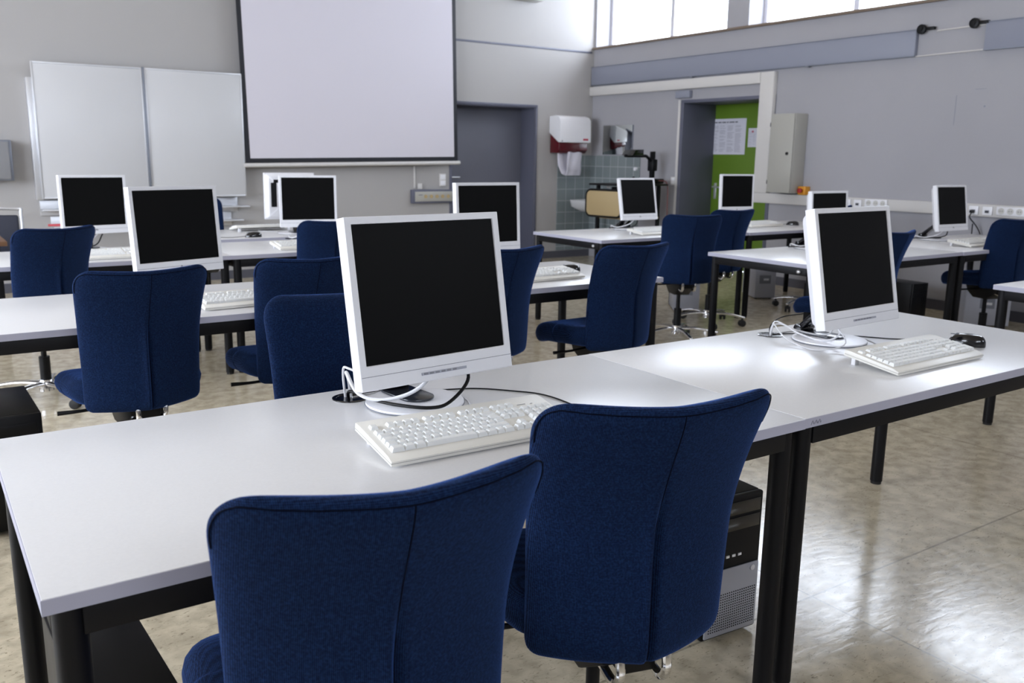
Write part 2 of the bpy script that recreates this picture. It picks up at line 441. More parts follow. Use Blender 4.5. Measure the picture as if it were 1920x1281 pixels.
# door_1: grey door set deep in the back wall
fr = MB()
fr.box((D1[0]-0.03, YW-0.012, 0), (D1[0], YW+0.30, D1[3]), 0.003).box((D1[1], YW-0.012, 0), (D1[1]+0.03, YW+0.30, D1[3]), 0.003).box((D1[0]-0.03, YW-0.012, D1[3]), (D1[1]+0.03, YW+0.30, D1[3]+0.03), 0.003)
fr.box((D1[0], YW+0.002, 0), (D1[0]+0.012, YW+0.30, D1[3]-0.01)).box((D1[1]-0.012, YW+0.002, 0), (D1[1], YW+0.30, D1[3]-0.01)).box((D1[0], YW+0.002, D1[3]-0.01), (D1[1], YW+0.30, D1[3]))
d1 = struct(fr.build('door_1', 'frame_grey'))
MB().box((D1[0]+0.012, YW+0.29, 0.005), (D1[1]-0.012, YW+0.33, D1[3]), 0.002).build('door_leaf', 'door_grey', d1)
MB().box((5.62, YW+0.28, 0.95), (5.66, YW+0.29, 1.12), 0.004).cyl((5.64, YW+0.285, 1.05), (5.64, YW+0.23, 1.05), 0.009).cyl((5.64, YW+0.235, 1.05), (5.76, YW+0.235, 1.05), 0.009).build('door_handle', 'aluminium', d1)

# door_2: green door set deep in the right wall
xd = XW+0.55
fr = MB()
fr.box((XW-0.012, D2[1]-0.006, 0), (xd, D2[1]+0.04, D2[3]+0.03), 0.003).box((XW-0.012, D2[0]-0.035, 0), (xd, D2[0]+0.006, D2[3]+0.03), 0.003).box((XW-0.012, D2[0]+0.006, D2[3]-0.006), (xd, D2[1]-0.006, D2[3]+0.03), 0.003)
d2 = struct(fr.build('door_2', 'frame_grey'))
leaf = MB().box((xd-0.02, D2[0]+0.006, 0.006), (xd+0.03, D2[1]-0.006, D2[3]-0.006), 0.002).build('door_leaf', 'door_green', d2)
h = MB().box((xd-0.03, 7.79-0.15, 0.84), (xd-0.02, 7.79-0.11, 1.03), 0.004)
h.cyl((xd-0.025, 7.66, 0.985), (xd-0.075, 7.66, 0.985), 0.010).tube([(xd-0.07, 7.66, 0.985), (xd-0.075, 7.63, 0.985), (xd-0.075, 7.54, 0.980)], 0.009)
h.build('door_handle', 'aluminium', d2)
# pale edge strip left of the green door
struct(MB().box((XW-0.02, D2[1]+0.04, 0), (XW, D2[1]+0.075, 1.99), 0.003).build('trim_5', 'duct_white'))

# hairline marks of a patched opening in the right wall
struct(MB().box((XW-0.0015, 4.425, 1.63), (XW, 4.429, 1.885)).box((XW-0.0015, 4.17, 1.925), (XW, 4.27, 1.928)).box((XW-0.002, 4.165, 1.775), (XW, 4.178, 1.788)).build('trim_6', 'alu_dark', smooth=False))

# small grey emergency box over the green door
MBx = MB().box((XW-0.055, 7.60, 2.005), (XW, 7.83, 2.085), 0.006)
tag(MBx.build('emergency_light', 'panel_bluegrey'), 'small grey emergency light box above the green door', 'light')

def paper(name, label, y1, y0, z0, z1, title, cols, rows, red=False):
    t = thing(name, label, 'paper', (xd-0.023, (y0+y1)/2, (z0+z1)/2))
    w, hh = y1-y0, z1-z0
    MB().box((-0.0012, -w/2, -hh/2), (0.0012, w/2, hh/2)).build('sheet', 'paper', t, smooth=False)
    p = MB()
    rnd = random.Random(5)
    cw = w*0.86/cols
    for c in range(cols):
        yy = w*0.43-c*cw
        z = hh/2*0.60
        for r_ in range(rows):
            if rnd.random() < 0.16: z -= hh*0.70/rows; continue
            l = cw*rnd.uniform(0.55, 0.85)
            p.box((-0.0022, yy-l, z-hh*0.0045), (-0.0011, yy, z+hh*0.0045)); z -= hh*0.76/rows
    p.build('print', 'ink', t, smooth=False)
    if title:
        q = MB(); y = w*0.42
        for l in (0.13, 0.09, 0.11, 0.05, 0.14, 0.07):
            q.box((-0.0022, y-w*l, hh*0.385), (-0.0011, y, hh*0.40+hh*0.02)); y -= w*(l+0.02)
        q.build('title_line', 'ink_dark', t, smooth=False)
    if red:
        MB().box((-0.0022, 0.02, hh*0.27), (-0.0011, 0.045, hh*0.36)).build('red_mark', 'red_print', t, smooth=False)
paper('notice_sheet', 'large white printed timetable sheet on the green door', 7.80, 7.235, 1.37, 1.785, True, 4, 24)
paper('notice_sheet', 'small white sheet with a red mark on the green door', 7.195, 7.00, 1.455, 1.67, False, 3, 14, True)

# blue-grey blackout panels below the windows
def panel(y0, y1, label):
    o = MB().box((XW-0.045, y0, 2.245), (XW, y1, 2.462), 0.003).build('wall_panel', 'panel_bluegrey')
    tag(o, label, 'panel')
    e = MB().box((XW-0.05, y0, 2.236), (XW-0.002, y1, 2.2445)).box((XW-0.05, y0, 2.4625), (XW-0.002, y1, 2.468)).build('edge_rail', 'alu_dark', o)
    k = MB()
    for f_ in (0.25, 0.6): yy = y0+(y1-y0)*f_; k.box((XW-0.065, yy-0.02, 2.222), (XW-0.03, yy+0.02, 2.2355), 0.003)
    k.build('clip', 'plastic_grey', o)
panel(4.84, YW-0.01, 'long blue-grey panel under the high windows, over the green door')
panel(-0.5, 4.215, 'blue-grey wall panel at the upper right edge, right of the black knobs')
for y, lab in ((4.79, 'black round knob at the end of the long blue-grey panel'), (4.315, 'black round knob beside the short blue-grey panel at upper right')):
    t = thing('blind_knob', lab, 'knob', (XW-0.05, y, 2.463), 0, 'black knobs on the blind rail')
    MB().cyl((-0.012, 0, 0), (0.02, 0, 0), 0.042, bevel=0.004).cyl((-0.02, 0, 0), (-0.01, 0, 0), 0.018).build('knob_disc', 'plastic_black', t)
    MB().box((-0.005, -0.12, -0.012), (0.03, -0.03, 0.014), 0.004).build('knob_bracket', 'plastic_black', t)
o = MB().cyl((XW-0.02, 4.225, 2.447), (XW-0.02, 4.66, 2.44), 0.006, seg=8).cyl((XW-0.02, 4.215, 2.245), (XW-0.02, 4.84, 2.238), 0.006, seg=8).build('rail_rod', 'duct_white')
tag(o, 'pair of thin pale rods joining the two blue-grey panels', 'rod')

# electrical box
t = thing('electrical_box', 'tall cream metal electrical cabinet on the wall beside the green door', 'electrical box', (XW, 6.115, 1.378))
MB().box((-0.185, -0.15, -0.397), (0, 0.15, 0.397), 0.006).build('cabinet_body', 'box_cream', t)
MB().box((-0.205, -0.145, -0.395), (-0.186, 0.148, 0.395), 0.005).build('cabinet_door', 'box_cream', t)
MB().cyl((-0.204, -0.085, 0.0), (-0.215, -0.085, 0.0), 0.016).build('lock', 'plastic_black', t)
for z in (0.29, -0.29): MB().cyl((-0.199, 0.152, z-0.02), (-0.199, 0.152, z+0.02), 0.006).build('hinge', 'plastic_black', t)
t = thing('emergency_switch', 'small yellow box with a red emergency button below the cream cabinet', 'switch', (XW, 5.915, 1.01))
MB().box((-0.085, -0.045, -0.042), (0, 0.045, 0.042), 0.006).build('switch_box', 'yellow', t)
MB().cyl((-0.085, 0, 0), (-0.10, 0, 0), 0.016).cyl((-0.10, 0, 0), (-0.118, 0, 0), 0.026, bevel=0.004).build('push_button', 'red', t)

# sockets on the right-hand duct
def socket(y, z, lab, kind, n=1, dy=0.075):
    w = n*dy
    t = thing('wall_socket', lab, 'socket', (XW-0.068, y, z))
    MB().box((-0.012, -w/2-0.004, -0.036), (0, w/2+0.004, 0.036), 0.003).build('cover_plate', 'plastic_white', t)
    for k in range(n):
        yy = -w/2+dy*(k+0.5)
        if kind == 'power':
            q = MB()
            q.lathe([(0.026, 0), (0.026, 0.003), (0.021, 0.003), (0.021, 0.001), (0.0, 0.001)], seg=20, M=RY(R(-90)))
            q.bm.transform(T(-0.012, yy, 0)); q.build('outlet', 'socket_face', t)
            MB().box((-0.0145, yy-0.012, -0.003), (-0.0122, yy-0.007, 0.003)).box((-0.0145, yy+0.007, -0.003), (-0.0122, yy+0.012, 0.003)).build('pin_hole', 'plastic_black', t)
        else:
            MB().box((-0.018, yy-0.018, -0.018), (-0.0122, yy+0.018, 0.006), 0.002).build('jack', 'plastic_grey', t)
            MB().box((-0.020, yy-0.013, -0.014), (-0.0182, yy-0.002, -0.002)).box((-0.020, yy+0.002, -0.014), (-0.0182, yy+0.013, -0.002)).build('jack_hole', 'plastic_black', t)
    return t
socket(5.375, 0.913, 'white data socket on the duct, right above the small far monitor near the cream cabinet', 'data')
socket(5.255, 0.913, 'white data socket next to the row of three power outlets', 'data')
socket(5.06, 0.925, 'white triple power socket in the middle of the wall duct', 'power', 3)
socket(4.12, 0.913, 'white data socket with a cable plugged in, right of the far right monitor', 'data')
socket(4.00, 0.913, 'white data socket between the plugged-in cable and the rightmost outlets', 'data')
socket(3.77, 0.918, 'white power outlet strip on the duct at the right picture edge', 'power', 4)
o = MB().box((XW-0.115, 4.105, 0.89), (XW-0.082, 4.135, 0.915), 0.003).tube([(XW-0.10, 4.12, 0.90), (XW-0.12, 4.12, 0.85), (XW-0.06, 4.09, 0.78), (XW-0.03, 4.06, 0.70), (XW-0.04, 4.02, 0.55), (XW-0.10, 3.95, 0.3), (XW-0.12, 3.9, 0.012)], 0.005).build('network_cable', 'plastic_black')
tag(o, 'dark network cable hanging from the white duct socket down the wall', 'cable')
o = tag(MB().box((XW-0.014, 7.80, 1.00), (XW, 7.88, 1.10), 0.004).build('light_switch', 'duct_white'), 'white light switch on the wall left of the green door', 'switch')
MB().box((XW-0.019, 7.812, 1.012), (XW-0.0142, 7.868, 1.048), 0.003).box((XW-0.019, 7.812, 1.052), (XW-0.0142, 7.868, 1.088), 0.003).build('rocker', 'plastic_white', o)

# tiles, sink, mirror, towel dispenser
struct(MB().box((7.10, YW-0.012, 0.10), (XW-0.012, YW, 1.34)).build('wall_tiling_back', 'wall_tiles', smooth=False))
struct(MB().box((XW-0.012, 8.44, 0.10), (XW, YW, 1.34)).build('wall_tiling_right', 'wall_tiles', smooth=False))
t = thing('wash_basin', 'white ceramic wash basin on the tiled corner wall', 'sink', (XW-0.012, 9.02, 0.72))
b = MB()
def basin(i, j):
    a = 2*PI*i/32
    prof = [(0.0, -0.10), (0.5, -0.10), (0.93, -0.035), (1.0, 0.05), (0.97, 0.055), (0.88, 0.045), (0.55, -0.06), (0.0, -0.07)]
    r_, z = prof[j]
    cx_ = -0.25+0.24*r_*abs(math.cos(a))**0.4*(1 if math.cos(a) > 0 else -1)
    return (cx_, 0.27*r_*abs(math.sin(a))**0.4*(1 if math.sin(a) > 0 else -1), z)
b.grid(basin, 32, 8, True); b.build('basin', 'ceramic', t, angle=60)
MB().cyl((-0.16, 0, -0.1), (-0.16, 0, -0.35), 0.02).tube([(-0.16, 0, -0.34), (-0.16, 0, -0.42), (-0.08, 0, -0.44), (0, 0, -0.42)], 0.018).build('drain_pipe', 'chrome', t)
MB().tube([(0.0, 0, 0.22), (-0.06, 0, 0.22), (-0.15, 0, 0.23), (-0.19, 0, 0.17)], 0.012).cyl((-0.02, -0.07, 0.22), (-0.02, 0.07, 0.22), 0.018).build('tap', 'chrome', t)
o = MB().box((XW-0.012, 8.60, 1.355), (XW-0.004, 9.17, 1.725), 0.001).build('wall_mirror', 'mirror')
tag(o, 'frameless square mirror above the tiles in the room corner', 'mirror')
MB().box((XW-0.012, 8.592, 1.355), (XW-0.0, 8.599, 1.725)).box((XW-0.003, 8.60, 1.355), (XW, 9.17, 1.725)).build('mirror_edge', 'alu_dark', o)

t = thing('towel_dispenser', 'white and dark red towel roll dispenser on the back wall', 'dispenser', (7.20, YW, 1.60))
def side(poly): return [(-y, z) for y, z in poly]
Mx = Matrix(((0, 0, 1, 0), (1, 0, 0, 0), (0, 1, 0, 0), (0, 0, 0, 1)))   # local (x,y)->(Y,Z), extrude along X
body = [(-0.01, -0.235), (-0.01, 0.20), (-0.10, 0.20), (-0.20, -0.05), (-0.20, -0.20), (-0.16, -0.235)]
MB().prism(body, -0.235, 0.235, Mx, 0.012).build('housing', 'dark_red', t)
cov = [(0, 0.02), (0, 0.225), (-0.13, 0.235), (-0.21, 0.215), (-0.245, 0.17), (-0.25, -0.10), (-0.20, -0.105)]
MB().prism(cov, -0.25, 0.25, Mx, 0.015).build('cover', 'plastic_white', t)
q = MB()
x = 0.12
for l in (0.022, 0.012, 0.02, 0.014): q.box((x, -0.2525, -0.075), (x+l, -0.2495, -0.05)); x += l+0.004
q.build('red_lettering', 'red_print', t)
MB().cyl((-0.22, -0.249, -0.085), (-0.22, -0.253, -0.085), 0.008).build('lock', 'plastic_grey', t)
tw = MB()
path = [(-0.17, -0.10), (-0.175, -0.30), (-0.165, -0.44), (-0.13, -0.52), (-0.09, -0.50), (-0.06, -0.38), (-0.05, -0.20)]
def tf(i, j):
    s = i/30*(len(path)-1); k = min(int(s), len(path)-2); f_ = s-k
    y = path[k][0]*(1-f_)+path[k+1][0]*f_; z = path[k][1]*(1-f_)+path[k+1][1]*f_
    u = j/8-0.5; sh = -0.09*(i/30)
    return (0.08+u*0.24+sh-0.02*math.sin(i*0.3), y-0.006*math.sin(j*1.3+i*0.2), z)
tw.grid(tf, 31, 9)
o = tw.build('towel_loop', 'towel', t, angle=80); s_ = o.modifiers.new('thick', 'SOLIDIFY'); s_.thickness = 0.004

# whiteboards with tray shelves
t = thing('whiteboard', 'large two-leaf whiteboard on the back wall left of the projection screen', 'whiteboard', (2.0, YW, 0))
MB().box((-0.99, -0.10, 0.86), (-0.93, -0.002, 1.96), 0.004).build('wall_rail', 'aluminium', t)
MB().box((0.90, -0.10, 0.90), (0.955, -0.002, 2.08), 0.004).build('wall_rail', 'aluminium', t)
for x0, x1, za in ((-0.945, 0.0, 0.0), (0.02, 0.955, -0.004)):
    b = MB().box((x0+0.012, -0.135, 0.885), (x1-0.012, -0.11, 2.085), 0.001).build('board_leaf', 'whiteboard_face', t)
    f_ = MB()
    f_.box((x0, -0.14, 0.87), (x0+0.014, -0.105, 2.10), 0.003).box((x1-0.014, -0.14, 0.87), (x1, -0.105, 2.10), 0.003)
    f_.box((x0+0.014, -0.14, 0.87), (x1-0.014, -0.105, 0.887), 0.003).box((x0+0.014, -0.14, 2.083), (x1-0.014, -0.105, 2.10), 0.003)
    f_.build('leaf_frame', 'aluminium', b)
MB().box((0.001, -0.15, 0.86), (0.019, -0.10, 2.105), 0.003).build('centre_post', 'alu_dark', t)
for (x0, x1, z) in ((-0.96, -0.30, 0.76), (-0.88, -0.3, 0.60), (0.45, 0.97, 0.76), (0.45, 0.90, 0.62)):
    MB().box((x0, -0.19, z), (x1, -0.02, z+0.016), 0.004).box((x0, -0.02, z-0.05), (x1-0.08, -0.002, z+0.10), 0.002).build('tray', 'aluminium', t)
o = tag(MB().cyl((0.94+0.14, YW-0.12, 0.628), (0.94+0.29, YW-0.12, 0.628), 0.011).build('board_marker', 'pen_red'), 'red marker pen lying on the left whiteboard tray', 'pen')

# projection screen
t = thing('projection_screen', 'large pulled-down projection screen with black border', 'projection screen', (4.26, YW-0.13, 0))
t.rotation_euler = (0, R(-1.0), 0)
t.location.z = 0.0
zb = 1.235; H2 = 3.50
MB().box((-1.225, -0.003, zb+0.045), (1.225, 0.003, H2)).build('screen_surface', 'screen_cloth', t)
MB().box((-1.272, -0.004, zb), (-1.2255, 0.004, H2)).box((1.2255, -0.004, zb), (1.272, 0.004, H2)).box((-1.2255, -0.004, zb), (1.2255, 0.004, zb+0.0445)).build('black_border', 'black_edge', t)
MB().cyl((-1.30, 0, zb-0.025), (1.30, 0, zb-0.025), 0.022).build('weight_bar', 'duct_white', t)
MB().box((-1.36, -0.07, H2), (1.36, 0.07, H2+0.14), 0.01).build('screen_case', 'duct_white', t)
tag(MB().box((6.36, YW-0.16, 3.175), (6.72, YW-0.0, 3.36), 0.01).build('wall_speaker', 'box_cream'), 'small grey box high on the back wall at the top edge', 'speaker')

# left grey control box on back wall
t = thing('control_box', 'grey wall box with dark window at the left edge, beside the whiteboard', 'box', (0.60, YW, 1.22))
MB().box((-0.25, -0.16, -0.18), (0.24, 0, 0.18), 0.008).build('box_body', 'alu_dark', t)
MB().box((-0.23, -0.175, -0.165), (0.215, -0.161, 0.165), 0.004).build('box_front', 'box_grey', t)
MB().box((-0.18, -0.178, -0.07), (0.10, -0.1755, 0.05)).build('display_window', 'plastic_black', t)

# socket strip beneath the screen
t = thing('socket_strip', 'long grey-framed strip of five power sockets under the projection screen', 'socket', (5.22, YW, 0.835))
MB().box((-0.28, -0.05, -0.08), (0.28, 0, 0.08), 0.005).build('strip_body', 'frame_grey', t)
MB().box((-0.245, -0.056, -0.058), (0.262, -0.0505, 0.058), 0.003).build('front_plate', 'box_cream', t)
for k in range(5):
    q = MB().lathe([(0.022, 0), (0.022, 0.004), (0.017, 0.004), (0.017, 0.001), (0, 0.001)], seg=18, M=RX(R(90))); q.bm.transform(T(-0.105+k*0.077, -0.0565, 0.0)); q.build('outlet', 'tan_board', t)
MB().box((-0.20, -0.0575, 0.015), (-0.145, -0.0562, 0.022)).build('print', 'ink_dark', t)
tag(MB().box((4.985, YW-0.012, 0.93), (5.005, YW, 1.19), 0.002).build('cable_duct', 'duct_white'), 'thin vertical cable duct from the screen down to the socket strip', 'duct')
tag(MB().box((5.035, YW-0.03, 0.92), (5.085, YW, 0.985), 0.003).build('junction_box', 'duct_white'), 'tiny white junction box just above the socket strip', 'box')
o = tag(MB().box((5.33, YW-0.012, 0.95), (5.42, YW, 1.10), 0.003).build('light_switch', 'duct_white'), 'white double wall switch above the right end of the socket strip', 'switch')
MB().box((5.34, YW-0.016, 0.96), (5.41, YW-0.0122, 1.02), 0.002).box((5.34, YW-0.016, 1.03), (5.41, YW-0.0122, 1.09), 0.002).build('rocker', 'plastic_white', o)

# overhead projector on its cart
t = thing('projector_cart', 'black metal cart under the overhead projector in the tiled corner', 'cart', (7.02, 7.92, 0), R(8))
MB().box((-0.36, -0.30, 1.00), (0.36, 0.30, 1.022), 0.006).build('cart_top', 'plastic_black', t)
for sx in (-0.28, 0.28):
    for sy in (-0.22, 0.22):
        l = MB().box((sx-0.018, sy-0.018, 0.075), (sx+0.018, sy+0.018, 1.00), 0.003).build('leg', 'frame_black', t)
        MB().cyl((sx, sy-0.012, 0.036), (sx, sy+0.012, 0.036), 0.036).cyl((sx, sy, 0.04), (sx, sy, 0.076), 0.008).build('caster', 'rubber', l)
MB().box((-0.28, -0.24, 0.62), (0.28, 0.24, 0.64), 0.004).build('shelf', 'tan_board', t)
MB().tube([(-0.28, -0.24, 0.98), (-0.02, -0.24, 0.66)], 0.008, smooth=1).build('brace', 'frame_black', t)
Mp = T(-0.385, 0.02, 0.80) @ RZ(R(90)) @ RX(R(90))
MB().prism(rrect(0.52, 0.28, 0.06, cx=0.02), -0.008, 0.008, Mp, 0.003).build('side_tray', 'tan_board', t)
P = rrect(0.54, 0.30, 0.07, cx=0.02)
MB().tube([Mp @ Vector((x, y, 0)) for x, y in P+P[:1]], 0.014, smooth=1).build('tray_rim', 'plastic_black', t)
MB().box((-0.10, -0.20, 0.70), (0.22, 0.18, 0.98), 0.01).build('storage_case', 'plastic_black', t)
tag(MB().tube([(7.33, 7.75, 1.06), (7.42, 7.70, 1.02), (7.43, 7.69, 0.7), (7.45, 7.7, 0.3), (7.5, 7.75, 0.012)], 0.006).build('power_cable', 'cable_red'), 'dark red cable hanging down behind the projector cart', 'cable')
t = thing('overhead_projector', 'black overhead projector with its head on a folding arm', 'projector', (7.20, 7.90, 1.023), R(8))
MB().box((-0.20, -0.16, 0.0), (0.22, 0.20, 0.055), 0.012).build('projector_base', 'plastic_black', t)
MB().box((0.215, 0.02, 0.05), (0.265, 0.07, 0.37), 0.006).box((0.20, 0.0, 0.14), (0.285, 0.09, 0.28), 0.012).build('post', 'frame_black', t)
MB().tube([(0.24, 0.045, 0.24), (0.13, 0.045, 0.31), (0.06, 0.045, 0.315), (-0.26, 0.045, 0.315)], 0.018, smooth=2).build('arm', 'frame_black', t)
MB().prism([(-0.24, 0.32), (-0.18, 0.385), (-0.04, 0.39), (-0.04, 0.32)], -0.05, 0.12, Matrix(((1, 0, 0, 0), (0, 0, 1, 0), (0, 1, 0, 0), (0, 0, 0, 1))), 0.006).build('projector_head', 'gloss_black', t)
MB().sphere((-0.22, -0.06, 0.065), 0.018).cyl((-0.22, -0.06, 0.0), (-0.22, -0.06, 0.06), 0.008).build('focus_knob', 'plastic_black', t)
tag(MB().cyl((XW-0.012, 8.50, 1.18), (XW-0.04, 8.50, 1.18), 0.022).build('tap_knob', 'plastic_white'), 'small white knob on the tiles behind the projector arm', 'knob')

# ================================================================== TABLES
TZ = 0.72
def make_table(name, x0, x1, y0, y1, label, rz=0.0, scrib=False, hole=None, bolt=False):
    """centre at the rectangle's middle"""
    cx, cy = (x0+x1)/2, (y0+y1)/2; w, d = (x1-x0)/2, (y1-y0)/2
    t = thing('computer_table', label, 'table', (cx, cy, 0), rz, 'white computer tables')
    top = MB().box((-w, -d, TZ-0.0246), (w, d, TZ), 0.0012).build('tabletop', 'table_laminate', t)
    MB().box((-w-0.0012, -d-0.0012, TZ-0.0242), (w+0.0012, -d+0.0004, TZ-0.0012)).box((-w-0.0012, d-0.0004, TZ-0.0242), (w+0.0012, d+0.0012, TZ-0.0012)) \
        .box((-w-0.0012, -d+0.0005, TZ-0.0242), (-w+0.0004, d-0.0005, TZ-0.0012)).box((w-0.0004, -d+0.0005, TZ-0.0242), (w+0.0012, d-0.0005, TZ-0.0012)).build('edge_band', 'table_edge', top)
    f_ = MB(); i_ = 0.012
    zt, zb_ = TZ-0.0250, TZ-0.073
    f_.box((-w+0.05, -d+i_, zb_), (w-0.05, -d+i_+0.025, zt), 0.002).box((-w+0.05, d-i_-0.025, zb_), (w-0.05, d-i_, zt), 0.002)
    f_.box((-w+i_, -d+0.05, zb_), (-w+i_+0.025, d-0.05, zt), 0.002).box((w-i_-0.025, -d+0.05, zb_), (w-i_, d-0.05, zt), 0.002)
    f_.build('frame', 'frame_black', t)
    for sx in (-1, 1):
        for sy in (-1, 1):
            x, y = sx*(w-0.036), sy*(d-0.036)
            l = MB().cyl((x, y, 0.012), (x, y, TZ-0.0252), 0.024, seg=24).build('leg', 'frame_black', t)
            MB().cyl((x, y, 0.0), (x, y, 0.0119), 0.021).build('foot', 'rubber', l)
    if bolt: MB().sphere((-w+0.004, -d+0.10, TZ-0.05), 0.011, (0.8, 1.3, 1)).build('frame_bolt', 'zinc', t)
    if scrib:
        q = MB()
        for k in range(3):
            x = -w+0.02+0.013*k
            q.tube([(x, -d-0.0018, TZ-0.018), (x+0.006, -d-0.0018, TZ-0.008), (x+0.009, -d-0.0018, TZ-0.017), (x+0.011, -d-0.0018, TZ-0.012)], 0.0004, seg=4, smooth=3)
        q.build('pencil_scribble', 'ink_dark', top)
    if hole:
        for hx, hy in hole:
            q = MB().lathe([(0.044, 0.0), (0.044, 0.002), (0.040, 0.0035), (0.034, 0.0030), (0.033, 0.001), (0.0, 0.001)], c=(hx-cx, hy-cy, TZ), seg=28)
            q.build('cable_grommet', 'gloss_black', top)
    return t
make_table('A', 0.095, 1.688, 1.255, 2.062, 'large white table in the foreground, at the left of the front row', hole=[(0.862, 1.975)])
make_table('B', 1.691, 3.262, 1.257, 2.064, 'white table at the right of the front row with a scribbled edge', scrib=True, hole=[(2.425, 1.975)])
make_table('r2a', -0.02, 1.565, 3.285, 4.10, 'white table in the second row on the left, behind two blue chairs')
make_table('r2b', 1.568, 3.155, 3.27, 4.095, 'white second-row table with a black mouse near its right end')
make_table('r3a', -0.03, 1.560, 5.23, 6.03, 'white table in the third row at the left, before the whiteboard')
make_table('r3b', 1.563, 3.13, 5.23, 6.03, 'white third-row table beneath the projection screen')
make_table('r4', 1.45, 3.03, 6.24, 7.04, 'white rearmost table carrying the monitor seen from behind')
make_table('R3a', 4.19, 5.77, 5.00, 5.86, 'white far table next to the tiled corner, before the projector cart', bolt=True)
make_table('R3b', 5.773, 7.35, 4.985, 5.845, 'white far table in front of the green door')
make_table('R2a', 4.30, 5.88, 3.235, 4.05, 'white table at centre right behind the front right monitor', bolt=True)
make_table('R2b', 5.883, 7.46, 3.225, 4.04, 'white table at the right wall beneath the plugged-in socket')
make_table('R1', 4.44, 6.03, 1.46, 2.265, 'white table cut off by the right picture edge')

# ================================================================== CHAIRS
TW, BW, TYY, BYY, ZT, ZB = 0.212, 0.186, -0.275, -0.190, 0.945, 0.445
def back_pt(u, v, side):
    """side -1 = rear face (towards -y), +1 = front cushion; u -1..1, v 0..1"""
    z = ZB+(ZT-ZB)*v
    wd = 0.183+0.012*math.exp(-((v-0.25)/0.3)**2)*0.3+0.030*max(0, v-0.25)**1.5/0.65
    rt_, rb_ = 0.065, 0.026
    dt = max(0.0, rt_-(ZT-z)); db = max(0.0, rb_-(z-ZB))
    half = wd*1.05-(rt_-math.sqrt(max(0, rt_*rt_-dt*dt)))-(rb_-math.sqrt(max(0, rb_*rb_-db*db)))
    x = u*half
    q = abs(x)/0.20
    y = -0.195-0.02*v-0.085*max(0, v-0.45)**1.6/0.385+(0.055+0.035*(1-v))*q**1.45-0.02*(1-v)
    # top edge dips slightly at its middle
    z += -0.010*(1-q*q)*v**3
    th = 0.027
    eu = (1-abs(u)**7)**0.5; ev = (1-abs(2*v-1)**14)**0.5
    e = max(0.0, min(eu, 1))*max(0.0, ev)
    hgt = th*e
    if side < 0:
        g = 1/(1+math.exp(-(0.58-v)/0.05))
        hgt -= 0.017*g*math.exp(-(x/0.006)**2)*e
        hgt += 0.008*g*math.exp(-((x+0.012)/0.008)**2)*e
    else:
        hgt *= 1.25
        hgt += 0.012*math.exp(-((v-0.3)/0.2)**2)*e
    return Vector((x, y+side*hgt, z))
